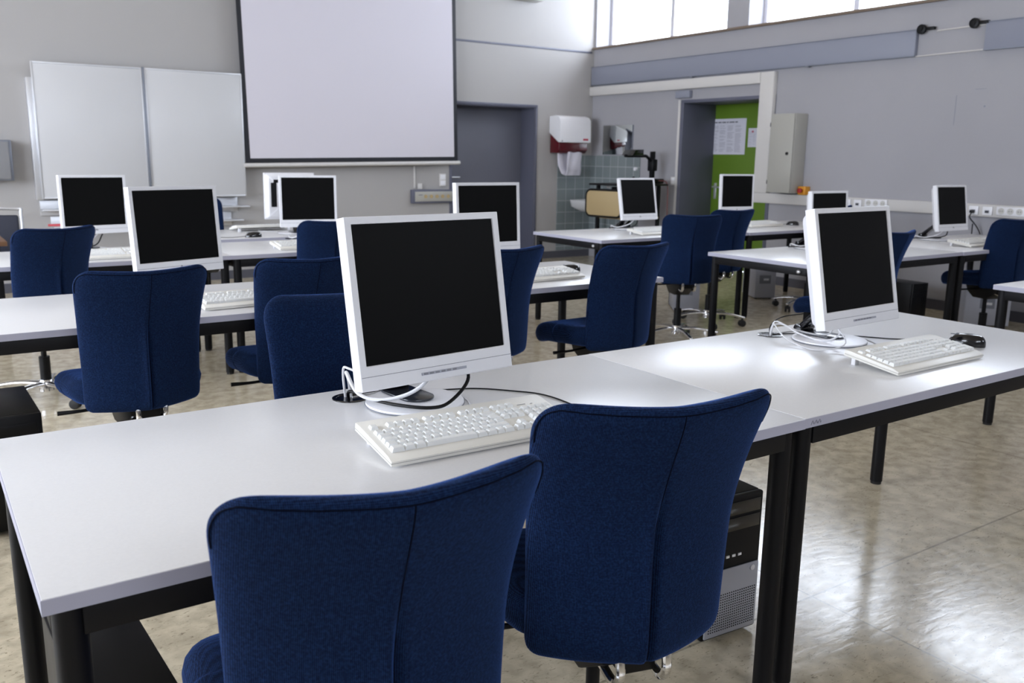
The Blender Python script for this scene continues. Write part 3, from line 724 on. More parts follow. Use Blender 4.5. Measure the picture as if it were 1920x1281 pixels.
def make_chair():
    t = thing('office_chair', 'x', 'chair', (0, 0, 0), 0, 'blue fabric office chairs')
    us = [-1, -0.985, -0.95, -0.88, -0.78, -0.64, -0.5, -0.36, -0.24, -0.15, -0.095, -0.065, -0.042, -0.024, -0.010, 0, 0.010, 0.024, 0.042, 0.07, 0.12, 0.2, 0.32, 0.46, 0.6, 0.74, 0.86, 0.94, 0.985, 1]
    vs = [0, 0.008, 0.025, 0.05, 0.09, 0.15, 0.22, 0.30, 0.38, 0.46, 0.53, 0.60, 0.67, 0.74, 0.80, 0.85, 0.885, 0.915, 0.94, 0.96, 0.978, 0.992, 1]
    b = MB()
    for s in (-1, 1):
        b.grid(lambda i, j: back_pt(us[i], vs[j], s), len(us), len(vs))
    bmesh.ops.remove_doubles(b.bm, verts=b.bm.verts[:], dist=2e-5)
    back = b.build('backrest', 'fabric_blue', t, subsurf=1, weld=True)
    # piping seam near the rim of the rear face, and the central seam
    pts = []
    N = 8
    for k in range(N+1):
        v = 0.84+0.10*k/N; pts.append(back_pt(-0.985, v, -1))
    for k in range(1, 8):
        a = R(90*k/8); pts.append(back_pt(-0.92-0.065*math.cos(a), 0.94+0.034*math.sin(a), -1))
    for k in range(0, 31): pts.append(back_pt(-0.92+1.84*k/30, 0.974, -1))
    for k in range(1, 8):
        a = R(90-90*k/8); pts.append(back_pt(0.92+0.065*math.cos(a), 0.94+0.034*math.sin(a), -1))
    for k in range(N+1):
        v = 0.94-0.10*k/N; pts.append(back_pt(0.985, v, -1))
    MB().tube([p+Vector((0, -0.0002, 0)) for p in pts], 0.0011, seg=5, smooth=1).build('seam_piping', 'seam_thread', back)
    MB().tube([back_pt(0.006*math.sin(k*0.2), 0.02+0.953*k/40, -1) for k in range(41)], 0.0013, seg=5, smooth=1, rad=lambda s: 0.0011 if s > 0.55 else 0.0024).build('centre_seam', 'seam_thread', back)
    # seat cushion
    s = MB()
    def seat_pt(i, j, top):
        u = -1+2*i/20; v = j/20
        x = u*0.235; y = -0.17+0.46*v
        # superellipse outline
        w = 0.235*(1-0.30*abs((v-0.5)*2)**6); x = u*w
        yy = y-0.02*(u*u)*(1 if v > 0.5 else -1)
        e = (1-abs(u)**10)**0.5*(1-abs(2*v-1)**12)**0.5
        wf = -0.035*max(0, v-0.72)**2/0.078
        wf -= 0.03*v
        base_z = 0.515+0.008*u*u+wf
        if top: z = base_z+0.040*e
        else: z = base_z-0.058*e
        return Vector((x, yy, z))
    for top in (0, 1): s.grid(lambda i, j: seat_pt(i, j, top), 21, 21)
    bmesh.ops.remove_doubles(s.bm, verts=s.bm.verts[:], dist=2e-5)
    s.build('seat', 'fabric_blue', t, subsurf=1, weld=True)
    # mechanism, back brackets, lever, column
    MB().prism([(-0.17, 0.465), (-0.17, 0.42), (-0.06, 0.35), (0.06, 0.35), (0.12, 0.39), (0.15, 0.455)], -0.06, 0.06, Matrix(((0, 0, 1, 0), (1, 0, 0, 0), (0, 1, 0, 0), (0, 0, 0, 1))), 0.008).build('seat_mechanism', 'plastic_black', t)
    for sx in (-1, 1):
        MB().tube([(sx*0.045, -0.17, 0.52), (sx*0.045, -0.205, 0.47), (sx*0.045, -0.215, 0.425), (sx*0.045, -0.19, 0.398), (sx*0.045, -0.13, 0.405)], 0.009, seg=10).build('back_bracket', 'chrome', t)
    MB().box((-0.036, -0.195, 0.41), (0.036, -0.15, 0.53), 0.008).build('back_support', 'plastic_black', t)
    MB().tube([(-0.06, 0.02, 0.42), (-0.16, 0.02, 0.415), (-0.25, 0.03, 0.415)], 0.006, rad=lambda s: 0.006+0.005*max(0, s-0.55)).build('height_lever', 'plastic_black', t)
    c = MB().cyl((0, 0, 0.055), (0, 0, 0.24), 0.027, seg=24).cyl((0, 0, 0.24), (0, 0, 0.352), 0.014, seg=20).build('gas_column', 'plastic_black', t)
    MB().lathe([(0.03, 0.05), (0.040, 0.055), (0.040, 0.10), (0.032, 0.115), (0.028, 0.115)], seg=28).build('base_hub', 'chrome', t)
    for k in range(5):
        a = R(90+72*k)
        d = Vector((math.cos(a), math.sin(a), 0)); n = Vector((-d.y, d.x, 0))
        arm = MB()
        def ap(i, j):
            f_ = i/14; rr = 0.03+0.255*f_; zc = 0.093+0.012*math.sin(f_*PI)-0.022*f_
            w = 0.023-0.008*f_; hh = 0.014-0.005*f_
            an = 2*PI*j/12
            return d*rr+n*(w*math.cos(an))+Vector((0, 0, zc+hh*math.sin(an)))
        arm.grid(ap, 15, 13)
        arm.sphere(d*0.286+Vector((0, 0, 0.070)), 0.014, (1, 1, 0.8), 12)
        leg = arm.build('base_leg', 'chrome', t, angle=60)
        wl = MB(); p = d*0.275
        cd = Vector((math.cos(a+0.6), math.sin(a+0.6), 0)); cn = Vector((-cd.y, cd.x, 0))
        for sgn in (-1, 1): wl.cyl(p+cn*(0.006*sgn)+Vector((0, 0, 0.0262)), p+cn*(0.024*sgn)+Vector((0, 0, 0.0262)), 0.026, seg=20, bevel=0.004)
        wl.cyl(p+Vector((0, 0, 0.026)), p+Vector((0, 0, 0.066)), 0.008)
        wl.sphere(p+Vector((0, 0, 0.040)), 0.022, (1, 1, 0.7), 12)
        wl.build('caster', 'rubber', leg)
    return t
chair0 = make_chair()
CH = [  # x, y, yaw, base turn, label
    (0.487, 1.152, -8, 20, 'blue office chair nearest the camera, cut off by the bottom edge'),
    (1.050, 1.235, -16, 14, 'blue office chair just before the table seam, right of the nearest chair'),
    (0.892, 1.995, 163, 10, 'lighter blue chair facing the camera behind the front left monitor'),
    (0.612, 3.32, 4, 25, 'blue chair at the left of the second row, its back crease fully visible'),
    (1.240, 3.390, 0, 10, 'blue chair directly behind the lighter blue one that faces the camera'),
    (2.075, 3.350, 4, 50, 'blue chair half hidden by the right side of the front left monitor'),
    (2.690, 3.210, 2, 0, 'blue chair with its seat showing at the right end of the second row'),
    (0.525, 5.19, 22, 35, 'blue chair in the third row at the left edge before the whiteboard'),
    (2.060, 5.120, 0, 15, 'blue chair in the third row under the projection screen'),
    (2.010, 7.400, 184, 15, 'blue chair by the back wall, a sliver beside the second-row left monitor'),
    (4.600, 4.600, -26, 38, 'upright blue chair before the far table, its chrome base in full view'),
    (5.300, 4.960, -6, 5, 'blue chair partly behind another one in front of the green door'),
    (4.500, 3.110, 4, 66, 'blue chair peeking out right of the front right monitor'),
    (6.430, 3.330, -20, 12, 'blue chair at the right edge, before the table by the wall sockets'),
    (6.620, 5.020, 0, 22, 'blue chair hidden behind the front right monitor, its chrome base showing left of it'),
]
def place_chair(c, i):
    o = chair0 if i == 0 else copy_tree(chair0)
    o.location = (c[0], c[1], 0); o.rotation_euler = (0, 0, R(c[2])); o['label'] = c[4]
    for ch in o.children:
        if ch.name.startswith('base_leg'): ch.rotation_euler = (0, 0, R(c[3]))
    return o
chairs = [place_chair(c, i) for i, c in reversed(list(enumerate(CH)))]

# ================================================================== MONITORS
def make_monitor(w, label, buttons):
    """origin: table point under the panel centre; panel faces -y; w = visible width; panel at tilt set by parts"""
    k = w/0.338
    t = thing('flat_monitor', label, 'monitor', (0, 0, TZ), 0, 'white flat screen monitors')
    hs = w*0.799
    sb, tb, bb = 0.0148*k, 0.0140*k, 0.0480*k
    dep = 0.030*k
    W2 = w/2+sb
    z0, z1 = -hs/2-bb, hs/2+tb
    return t, k, hs, sb, tb, bb, dep, W2, z0, z1
def monitor(x, y, zc, yaw, tilt, w, label, buttons=False, base=None, cables=None):
    t, k, hs, sb, tb, bb, dep, W2, z0, z1 = make_monitor(w, label, buttons)
    t.location = (x, y, TZ); t.rotation_euler = (0, 0, yaw)      # anticlockwise from facing -y
    M = T(0, 0, zc-TZ) @ RX(-tilt)     # top leans back (towards +y)
    # front frame with a screen opening
    f_ = MB(); q_ = f_.bm
    def loop(x, za, zb_, y): return [q_.verts.new(p) for p in ((-x, y, za), (x, y, za), (x, y, zb_), (-x, y, zb_))]
    L = [loop(w/2, -hs/2, hs/2, dep*0.9), loop(w/2, -hs/2, hs/2, 0), loop(W2, z0, z1, 0), loop(W2, z0, z1, dep), loop(w/2, -hs/2, hs/2, dep)]
    for a_, b_ in zip(L, L[1:]):
        for n_ in range(4): q_.faces.new((a_[n_], a_[(n_+1) % 4], b_[(n_+1) % 4], b_[n_]))
    f_.bm.transform(M)
    fo = f_.build('bezel', 'plastic_white', t, weld=True, angle=30)
    bv = fo.modifiers.new('bevel', 'BEVEL'); bv.width = 0.0022; bv.segments = 2; bv.limit_method = 'ANGLE'
    g = MB().box((-W2+0.002, -0.0006, z0+bb*0.56), (W2-0.002, 0.0009, z0+bb*0.56+0.0011)); g.bm.transform(M); g.build('panel_seam', 'print_grey', fo)
    s = MB().box((-w/2+0.0005, 0.004*k, -hs/2+0.0005), (w/2-0.0005, 0.01*k, hs/2-0.0005)); s.bm.transform(M); s.build('screen', 'lcd', t)
    # tapered rear housing
    h = MB()
    def hp(i, j):
        lv = [(1.0, dep*0.98), (0.97, dep+0.006*k), (0.92, dep+0.022*k), (0.88, dep+0.028*k), (0.0, dep+0.028*k)][j]
        P = rrect(2*W2-0.008, (z1-z0)-0.008, 0.014, 3)
        x, z = P[i]
        return (x*lv[0], lv[1], (z1+z0)/2+z*lv[0])
    h.grid(hp, len(rrect(1, 1, 0.1, 3)), 5, True); h.bm.transform(M); ho = h.build('rear_housing', 'plastic_white', t)
    q = MB()
    for sx in (-1, 1): q.box((sx*w*0.37-0.020*k, dep+0.0285*k, -hs*0.34), (sx*w*0.37+0.020*k, dep+0.031*k, hs*0.30))
    q.box((-w*0.37, dep+0.0285*k, hs*0.30), (w*0.37, dep+0.031*k, hs*0.30+0.022*k)); q.bm.transform(M); q.build('rear_handle_slot', 'plastic_black', ho)
    if buttons:
        b = MB(); x = w*0.02
        b.box((x-0.055*k, -0.0022, z0+bb*0.28), (x+0.055*k, 0.0008, z0+bb*0.28+0.006)); b.bm.transform(M); bo = b.build('button_strip', 'plastic_silver', fo)
        b = MB()
        for i in range(6): b.box((x-0.050*k+i*0.014*k, -0.0032, z0+bb*0.28+0.001), (x-0.041*k+i*0.014*k, -0.0023, z0+bb*0.28+0.005))
        b.bm.transform(M); b.build('buttons', 'print_grey', fo)
    else:
        b = MB().box((-0.008, -0.0008, z0+bb*0.42), (0.010, 0.0008, z0+bb*0.42+0.004)).box((-0.004, -0.0008, z0+bb*0.42+0.005), (0.003, 0.0008, z0+bb*0.42+0.010)); b.bm.transform(M); b.build('badge', 'print_grey', fo)
    # stand: disc, oval hinge plate and black arm
    bx, by = base if base else (0.0, 0.14)
    MB().lathe([(0.116, 0.0), (0.120, 0.004), (0.119, 0.008), (0.085, 0.013), (0.0, 0.0145)], c=(bx, by, 0.0), seg=56).build('stand_disc', 'plastic_white', t, angle=50)
    MB().lathe([(0.1185, 0.0), (0.1215, 0.0016), (0.1215, 0.0036), (0.117, 0.0038)], c=(bx, by, 0.0), seg=56).build('stand_rim', 'plastic_grey', t)
    pl = MB().prism(rrect(0.085, 0.17, 0.042, 8), 0.0146, 0.0205, T(bx, by+0.035, 0), 0.002)
    pl.build('hinge_plate', 'hinge_dark', t)
    hy = by+0.10
    tgt = M @ Vector((0, dep+0.02*k, z0+bb+0.05*k))
    a = MB(); p0 = Vector((bx, hy, 0.030)); d_ = (tgt-p0); L = d_.length
    ang = math.atan2(d_.z, -d_.y)
    A = T(*p0) @ RX(-ang) @ RZ(0)
    a.box((-0.036, -L, -0.010), (0.036, 0.012, 0.010), 0.006, M=A)
    a.cyl((bx-0.04, hy, 0.030), (bx+0.04, hy, 0.030), 0.016, bevel=0.003)
    a.build('stand_arm', 'gloss_black', t)
    if cables:
        for cname, cm, pts, r_ in cables:
            MB().tube(pts, r_, seg=10).build(cname, cm, t)
    return t
def loop_cable(mtl, sx, by=0.14):
    pass
# front left monitor, panel centre (0.978,1.759,1.014)
def loc2(x, y, yaw, P):   # world points to monitor-local points
    c, s = math.cos(-yaw), math.sin(-yaw)
    return [((px-x)*c-(py-y)*s, (px-x)*s+(py-y)*c, pz-TZ) for px, py, pz in P]
y1 = R(5.5)
M1 = (0.978, 1.759)
monitor(M1[0], M1[1], 1.014, y1, R(10), 0.385, 'large white monitor in the foreground left, nearest to the camera', True, (0.010, 0.094), [
    ('video_cable', 'cable_white', loc2(*M1, y1, [(0.995, 1.80, 0.835), (0.97, 1.77, 0.80), (0.93, 1.79, 0.765), (0.88, 1.84, 0.745), (0.85, 1.90, 0.752), (0.848, 1.96, 0.79), (0.865, 1.985, 0.76), (0.868, 1.98, 0.70)]), 0.0045),
    ('video_plug', 'cable_white', loc2(*M1, y1, [(1.015, 1.815, 0.85), (0.985, 1.785, 0.812)]), 0.0095),
    ('power_cable', 'plastic_black', loc2(*M1, y1, [(1.075, 1.775, 0.83), (1.06, 1.74, 0.79), (1.0, 1.72, 0.752), (0.95, 1.72, 0.745), (0.90, 1.79, 0.742), (0.87, 1.87, 0.742), (0.85, 1.95, 0.745), (0.862, 1.975, 0.70)]), 0.0042),
    ('keyboard_cable', 'cable_white', loc2(*M1, y1, [(0.985, 1.80, 0.835), (0.90, 1.87, 0.78), (0.855, 1.95, 0.80), (0.85, 1.985, 0.79), (0.858, 1.99, 0.70)]), 0.003)])
y2 = R(2.8)
M2 = (2.525, 1.728)
monitor(M2[0], M2[1], 1.000, y2, R(11.3), 0.387, 'large white monitor on the front right table, beside the mouse', True, (0.0, 0.080), [
    ('video_cable', 'cable_white', loc2(*M2, y2, [(2.50, 1.79, 0.80), (2.48, 1.74, 0.76), (2.44, 1.77, 0.735), (2.43, 1.86, 0.745), (2.43, 1.93, 0.765), (2.425, 1.97, 0.75), (2.425, 1.975, 0.70)]), 0.0032),
    ('power_cable', 'cable_white', loc2(*M2, y2, [(2.49, 1.79, 0.80), (2.43, 1.68, 0.745), (2.34, 1.72, 0.725), (2.35, 1.84, 0.735), (2.39, 1.93, 0.765), (2.42, 1.96, 0.76), (2.42, 1.975, 0.70)]), 0.0022),
    ('signal_cable', 'cable_white', loc2(*M2, y2, [(2.54, 1.80, 0.80), (2.50, 1.80, 0.745), (2.45, 1.89, 0.75), (2.425, 1.96, 0.77), (2.43, 1.975, 0.70)]), 0.0025),
    ('thin_black_cable', 'plastic_black', loc2(*M2, y2, [(2.50, 1.90, 0.80), (2.45, 1.95, 0.785), (2.435, 1.985, 0.75), (2.432, 1.98, 0.70)]), 0.002)])
WS = 0.352
def cab(k=1):
    return [('video_cable', 'cable_white', [(0.02, 0.05, 0.10), (-0.04, 0.06, 0.05), (-0.10, 0.14, 0.02), (-0.11, 0.21, 0.03), (-0.08, 0.24, 0.006)], 0.004),
            ('power_cable', 'plastic_black', [(0.05, 0.05, 0.10), (0.0, 0.03, 0.04), (-0.07, 0.10, 0.02), (-0.13, 0.2, 0.012), (-0.10, 0.235, 0.006)], 0.004)]
monitor(0.893, 3.70, 1.025, R(17.6), R(4.6), WS, 'white monitor on the second-row table above the creased blue chair', False, (0, 0.12), cab())
monitor(0.930, 5.79, 1.018, R(11), R(0.5), WS, 'white monitor at far left in front of the whiteboard', False, (0, 0.10), cab())
monitor(2.262, 5.79, 1.015, R(-11.5), R(0.5), WS, 'white monitor right in front of the one turned away, below the screen', False, (0, 0.10), cab())
monitor(2.40, 3.74, 1.030, R(2), R(3), WS, 'white monitor half covered by the front left monitor', False, (0, 0.12), cab())
monitor(5.045, 5.565, 1.000, R(-1.3), R(11.5), WS, 'white tilted monitor in front of the projector cart', False, (0, 0.12), cab())
monitor(6.370, 5.680, 1.025, R(-8.2), R(2.1), WS, 'white monitor standing before the green door', False, (0, 0.06), cab())
monitor(5.12, 3.75, 0.960, R(0), R(4), WS, 'white monitor with only its top rising behind the front right one', False, (0, 0.12), cab())
monitor(6.600, 3.750, 0.990, R(-2.3), R(9.5), WS, 'white monitor near the right wall beside the plugged-in cable', False, (0, 0.12), cab())
monitor(2.43, 6.62, 1.015, R(176), R(2), WS, 'white monitor turned around, its back with dark handle grooves facing the camera', False, (0, 0.12), None)

# ================================================================== KEYBOARDS
def make_keyboard():
    t = thing('keyboard', 'x', 'keyboard', (0, 0, TZ), 0, 'ivory keyboards')
    Wk, Dk = 0.455, 0.180
    sl = math.atan2(0.026, Dk)
    # wedge: front low, back raised on feet
    M = T(0, -Dk/2, 0.003) @ RX(sl)
    b = MB().prism([(0, 0), (Dk, 0), (Dk, 0.018), (Dk-0.02, 0.020), (0.018, 0.016), (0, 0.011)], -Wk/2, Wk/2, M @ Matrix(((0, 0, 1, 0), (1, 0, 0, 0), (0, 1, 0, 0), (0, 0, 0, 1))), 0.003)
    body = b.build('case', 'plastic_ivory', t)
    g = MB().box((-Wk/2-0.0006, -0.0006, 0.0065), (Wk/2+0.0006, Dk*0.98, 0.0075)); g.bm.transform(M); g.build('case_seam', 'box_cream', body)
    for sx in (-1, 1):
        MB().box((sx*(Wk/2-0.03)-0.010, Dk/2-0.030, 0.0), (sx*(Wk/2-0.03)+0.010, Dk/2-0.016, 0.024), 0.002).build('tilt_foot', 'plastic_white', t)
    keys = MB(); U = 0.0190
    M2_ = M @ T(0, 0, 0.0165)
    def key(x, y, w=1.0, h=1.0):
        t_ = bmesh.new()
        x0, x1 = x, x+w*U-0.0006; y0_, y1_ = y, y+h*U-0.0006
        lo = [(x0, y0_), (x1, y0_), (x1, y1_), (x0, y1_)]
        i = 0.0029
        hi = [(x0+i, y0_+i*0.8), (x1-i, y0_+i*0.8), (x1-i, y1_-i*1.3), (x0+i, y1_-i*1.3)]
        a = [t_.verts.new((p[0], p[1], 0)) for p in lo]; c = [t_.verts.new((p[0], p[1], 0.0092)) for p in hi]
        t_.faces.new(c)
        for k in range(4): t_.faces.new((a[k], a[(k+1) % 4], c[(k+1) % 4], c[k]))
        bmesh.ops.bevel(t_, geom=[e for e in t_.edges if e.verts[0].co.z > 0.007 and e.verts[1].co.z > 0.007], offset=0.0009, segments=1, affect='EDGES')
        keys._add(t_, M2_)
    X0 = -Wk/2+0.014; Y0 = 0.026
    rows = [
        (0, [(1.5, 'k'), (1.25, 'k'), (1.25, 'k'), (6.25, 'k'), (1.25, 'k'), (1.25, 'k'), (1, 'k'), (1.25, 'k')]),
        (1, [(1.25, 'k')]+[(1, 'k')]*11+[(2.75, 'k')]),
        (2, [(1.75, 'k')]+[(1, 'k')]*12+[(1.25, 'k')]),
        (3, [(1.5, 'k')]+[(1, 'k')]*12+[(1.5, 'k')]),
        (4, [(1, 'k')]*13+[(2, 'k')]),
    ]
    for r_, ks in rows:
        x = X0
        for w, _ in ks: key(x, Y0+r_*U, w); x += w*U
    yf = Y0+5.45*U
    key(X0, yf)
    for blk in range(3):
        for i in range(4): key(X0+(2+blk*4.5+i)*U, yf)
    xn = X0+15.3*U
    for i in range(3): key(xn+i*U, yf); key(xn+i*U, Y0+4*U); key(xn+i*U, Y0+3*U); key(xn+i*U, Y0)
    key(xn+U, Y0+U)
    xp = X0+18.6*U
    for i in range(3):
        for r_ in (1, 2, 3, 4): key(xp+i*U, Y0+r_*U)
    key(xp, Y0, 2); key(xp+2*U, Y0)
    key(xp+3*U, Y0, 1, 2); key(xp+3*U, Y0+2*U, 1, 2); key(xp+3*U, Y0+4*U)
    keys.build('keys', 'keys_ivory', body, smooth=False)
    p = MB().box((xp+0.006, yf+0.006, 0.0205), (xp+0.028, yf+0.0075, 0.0210)).box((xp+0.04, yf+0.004, 0.0205), (xp+0.046, yf+0.0052, 0.0210)); p.bm.transform(M @ T(0, 0, -0.001)); p.build('print', 'print_grey', body)
    return t
kb0 = make_keyboard()
KB = [  # centre x, y, yaw, label, cable points (world) or None
    (0.950, 1.548, -1.5, 'ivory keyboard lying in front of the large front left monitor', [(1.02, 1.64, 0.728), (1.03, 1.70, 0.724), (1.08, 1.76, 0.722), (1.10, 1.86, 0.722), (1.02, 1.97, 0.722), (0.93, 1.985, 0.722), (0.868, 1.975, 0.722)]),
    (2.480, 1.475, 0.5, 'ivory keyboard beside the black mouse on the front right table', [(2.56, 1.565, 0.73), (2.58, 1.64, 0.722), (2.64, 1.75, 0.722), (2.65, 1.86, 0.722), (2.55, 1.97, 0.722), (2.44, 1.975, 0.722)]),
    (1.12, 3.50, 4, 'ivory keyboard between the two blue chairs of the second row', None),
    (2.55, 3.52, 2, 'ivory keyboard left of the mouse at the right end of the second row', None),
    (0.93, 5.43, 1, 'ivory keyboard on the third-row table, right of the chair at far left', None),
    (2.12, 5.45, 2, 'ivory keyboard behind the chair under the projection screen', None),
    (4.94, 5.24, 3, 'ivory keyboard below the tilted monitor by the projector cart', None),
    (6.40, 5.42, 3, 'ivory keyboard on the far table before the green door', None),
    (6.44, 3.46, 2, 'ivory keyboard by the right wall, beside the chair at the right edge', None),
    (2.30, 6.90, 181, 'ivory keyboard beyond the monitor that is turned around', None),
]
for i, (x, y, yw, lab, cb) in reversed(list(enumerate(KB))):
    o = kb0 if i == 0 else copy_tree(kb0)
    o.location = (x, y, TZ); o.rotation_euler = (0, 0, R(yw)); o['label'] = lab
    yr = R(yw)
    P = loc2(x, y, yr, cb) if cb else [(0.05, 0.085, 0.012), (0.06, 0.12, 0.004), (0.02, 0.17, 0.003), (-0.04, 0.24, 0.003)]
    MB().tube(P, 0.0019, seg=6).build('cord', 'cable_white', o)

# ================================================================== MICE
def make_mouse():
    t = thing('mouse', 'x', 'mouse', (0, 0, TZ), 0, 'black computer mice')
    b = MB()
    def mp(i, j):
        a = 2*PI*i/28; f_ = j/10
        ph = f_*PI/2
        x = 0.031*math.cos(a)*(math.cos(ph)**0.55 if f_ < 1 else 0)
        y = 0.058*math.sin(a)*(math.cos(ph)**0.6 if f_ < 1 else 0)-0.004*f_
        x *= 1-0.12*math.sin(a)
        z = 0.002+0.036*math.sin(ph)**0.9*(1-0.22*math.sin(a)*(1-f_))
        return (x, y, z)
    b.grid(mp, 28, 11, True)
    b.prism([(0.031*math.cos(2*PI*k/28)*(1-0.12*math.sin(2*PI*k/28)), 0.058*math.sin(2*PI*k/28)) for k in range(28)], 0.0, 0.0021)
    body = b.build('mouse_shell', 'gloss_black', t, angle=70)
    MB().box((-0.0006, 0.012, 0.030), (0.0006, 0.052, 0.0335)).build('button_gap', 'plastic_grey', body)
    MB().cyl((-0.0035, 0.030, 0.030), (0.0035, 0.030, 0.030), 0.0075).build('scroll_wheel', 'plastic_grey', body)
    return t
ms0 = make_mouse()
MS = [
    (2.862, 1.525, 14, 'glossy black mouse right of the keyboard on the front right table', [(2.85, 1.585, 0.73), (2.83, 1.65, 0.722), (2.74, 1.70, 0.722), (2.68, 1.78, 0.722), (2.62, 1.86, 0.722), (2.5, 1.95, 0.722), (2.435, 1.975, 0.722)]),
    (1.225, 1.350, -5, 'black mouse hidden behind the chair at the table seam, its cord showing', [(1.225, 1.41, 0.73), (1.25, 1.48, 0.722), (1.29, 1.60, 0.722), (1.29, 1.74, 0.722), (1.24, 1.82, 0.722), (1.17, 1.89, 0.722), (1.07, 1.93, 0.722), (0.95, 1.99, 0.722), (0.868, 1.985, 0.722)]),
    (2.87, 3.68, 60, 'black mouse at the right end of the second-row table', None),
    (2.05, 6.33, 80, 'black mouse on the rearmost table left of the monitor seen from behind', None),
    (6.83, 5.40, 30, 'black mouse on the far table right of the green door', None),
]
for i, (x, y, yw, lab, cb) in reversed(list(enumerate(MS))):
    o = ms0 if i == 0 else copy_tree(ms0)
    o.location = (x, y, TZ); o.rotation_euler = (0, 0, R(yw)); o['label'] = lab
    P = loc2(x, y, R(yw), cb) if cb else [(0, 0.055, 0.008), (0.01, 0.10, 0.003), (-0.02, 0.18, 0.003), (0.03, 0.26, 0.003)]
    MB().tube(P, 0.0019, seg=6).build('cord', 'plastic_black', o)

# ================================================================== COMPUTERS UNDER THE TABLES
def tower(x, y, rz, label, front='two', size=(0.20, 0.44, 0.43), light=False, z=0.0):
    """front face towards -y"""
    t = thing('computer_tower', label, 'computer', (x, y, z), rz, 'computer towers under the tables')
    w, d, h_ = size; w /= 2
    MB().box((-w, 0.018, 0.012), (w, d, h_), 0.004).build('case', 'plastic_silver' if light else 'plastic_black', t)
    MB().box((-w, 0, 0.012), (w, 0.0175, h_), 0.005).build('front_panel', 'plastic_silver' if light else 'plastic_black', t)
    for sx in (-1, 1):
        for yy in (0.05, d-0.05): MB().cyl((sx*(w-0.03), yy, 0), (sx*(w-0.03), yy, 0.0119), 0.014).build('foot', 'rubber', t)
    if front == 'two':
        MB().box((-w+0.006, -0.006, 0.02), (w-0.006, -0.0003, 0.215), 0.002).build('lower_grille', 'plastic_silver', t)
        g = MB()
        for a in range(22):
            for b_ in range(15):
                g.box((-w+0.018+a*0.0078, -0.0068, 0.035+b_*0.0075), (-w+0.0215+a*0.0078, -0.0061, 0.0385+b_*0.0075))
        g.build('grille_holes', 'plastic_black', t, smooth=False)
        for zz in (0.385, 0.34): MB().box((-w+0.012, -0.004, zz-0.018), (w-0.012, -0.0003, zz+0.02), 0.002).build('drive_bay', 'gloss_black', t)
        p = MB()
        for a in range(4): p.box((-0.05+a*0.022, -0.003, 0.245), (-0.038+a*0.022, -0.0003, 0.252))
        p.build('ports', 'zinc', t)
        MB().cyl((w-0.03, -0.004, 0.20), (w-0.03, -0.0085, 0.20), 0.008).build('power_button', 'zinc', t)
    elif front == 'label':
        MB().box((-0.06, -0.003, 0.15), (0.05, -0.0003, 0.23)).build('badge_panel', 'plastic_grey', t)
        MB().box((-0.02, -0.005, 0.18), (0.03, -0.0032, 0.20)).build('badge', 'zinc', t)
    else:
        for zz in (h_-0.05, h_-0.10): MB().box((-w+0.015, -0.003, zz-0.018), (w-0.015, -0.0003, zz+0.018), 0.002).build('drive_bay', 'plastic_black', t)
    return t
tower(1.78, 1.52, R(-4), 'black computer tower with perforated silver lower front under the table seam', size=(0.20, 0.44, 0.42))
tower(0.225, 1.40, R(2), 'dark grey computer tower under the left end of the front table', 'x', size=(0.15, 0.42, 0.43))
tower(0.205, 3.36, R(1), 'black computer tower on the floor at the left edge, under the second row', 'x', size=(0.22, 0.44, 0.42))
tower(7.08, 4.22, R(-4), 'black computer tower on the floor behind the front right monitor', 'x', size=(0.20, 0.42, 0.30))
tower(7.20, 3.70, R(-48), 'silver-grey computer with dark badge under the table at the right wall', 'label', size=(0.34, 0.36, 0.33), light=True)
tower(5.55, 5.45, R(-38), 'pale blue-grey computer tower under the far table behind two chairs', 'label', size=(0.22, 0.36, 0.40), light=True)
tower(6.75, 5.60, R(-30), 'silver computer tower under the far table right of the green door', 'label', size=(0.20, 0.36, 0.40), light=True)

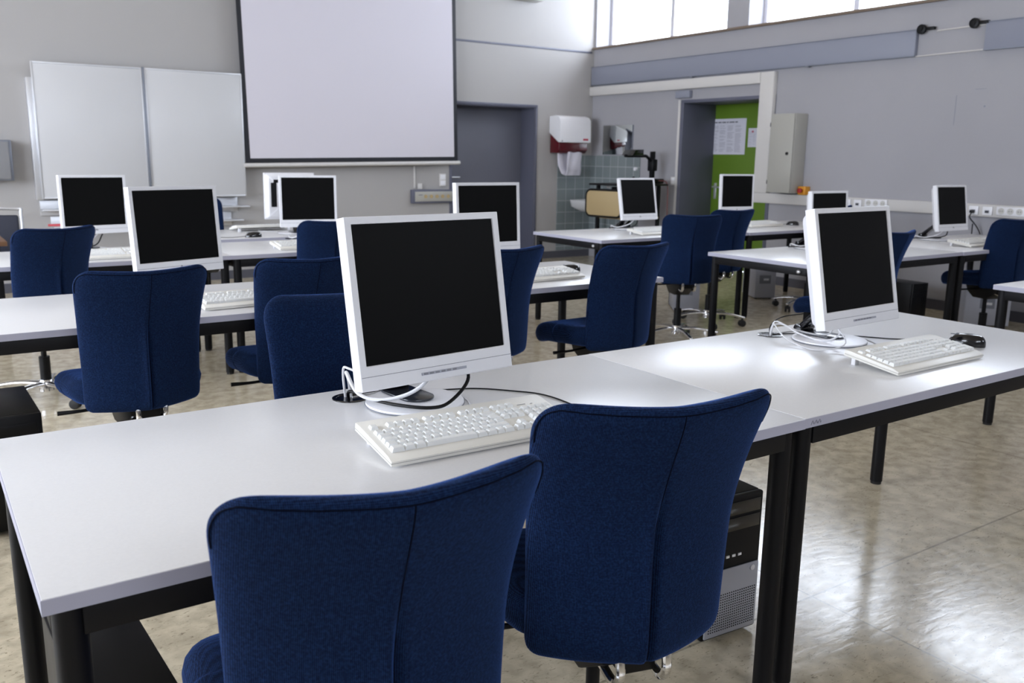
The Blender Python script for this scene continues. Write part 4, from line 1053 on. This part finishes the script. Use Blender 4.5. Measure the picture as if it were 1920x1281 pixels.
# loose cables
tag(MB().tube([(7.56, 4.10, 0.80), (7.52, 4.08, 0.55), (7.50, 4.12, 0.40), (7.44, 4.08, 0.25), (7.50, 4.10, 0.1), (7.42, 4.12, 0.008)], 0.005).build('power_cable', 'plastic_black'), 'black cable dangling under the table by the right wall', 'cable')
tag(MB().tube([(7.42, 4.00, 0.64), (7.36, 4.00, 0.50), (7.42, 4.02, 0.38), (7.40, 3.98, 0.2), (7.42, 4.0, 0.008)], 0.004).build('loose_cable', 'plastic_grey'), 'thin grey cable looping under the table by the right wall', 'cable')
tag(MB().tube([(0.02, 4.14, 0.65), (0.10, 4.16, 0.3), (0.02, 4.2, 0.1), (0.12, 4.3, 0.006), (0.2, 4.2, 0.006)], 0.004).build('loose_cable', 'plastic_grey'), 'grey cables hanging at the left edge behind the tower', 'cable')

# left far corner: wooden desk and framed dark seat back
t = thing('wooden_desk', 'brown wooden desk at the left edge in front of the grey wall box', 'desk', (0.0, 6.9, 0))
MB().box((-0.8, -0.30, 0.70), (0.52, 0.30, 0.73), 0.003).build('desktop', 'brown_wood', t)
for sx in (-0.74, 0.46):
    for sy in (-0.25, 0.25): MB().box((sx-0.02, sy-0.02, 0), (sx+0.02, sy+0.02, 0.70), 0.002).build('leg', 'frame_black', t)
t = thing('framed_chair', 'dark chair with pale tubular frame at the far left edge', 'chair', (0.47, 7.68, 0), R(172))
MB().tube([(-0.235, 0.1, 0.02), (-0.235, -0.18, 0.02), (-0.235, -0.2, 0.45), (-0.235, -0.22, 0.82), (-0.20, -0.225, 0.865), (0.20, -0.225, 0.865), (0.235, -0.22, 0.82), (0.235, -0.2, 0.45), (0.235, -0.18, 0.02), (0.235, 0.1, 0.02)], 0.012, smooth=4).build('tube_frame', 'zinc', t)
MB().box((-0.215, -0.235, 0.50), (0.215, -0.20, 0.82), 0.02, 3).build('backrest', 'dark_slate', t)
MB().box((-0.22, -0.17, 0.43), (0.22, 0.24, 0.47), 0.015, 3).build('seat', 'dark_slate', t)
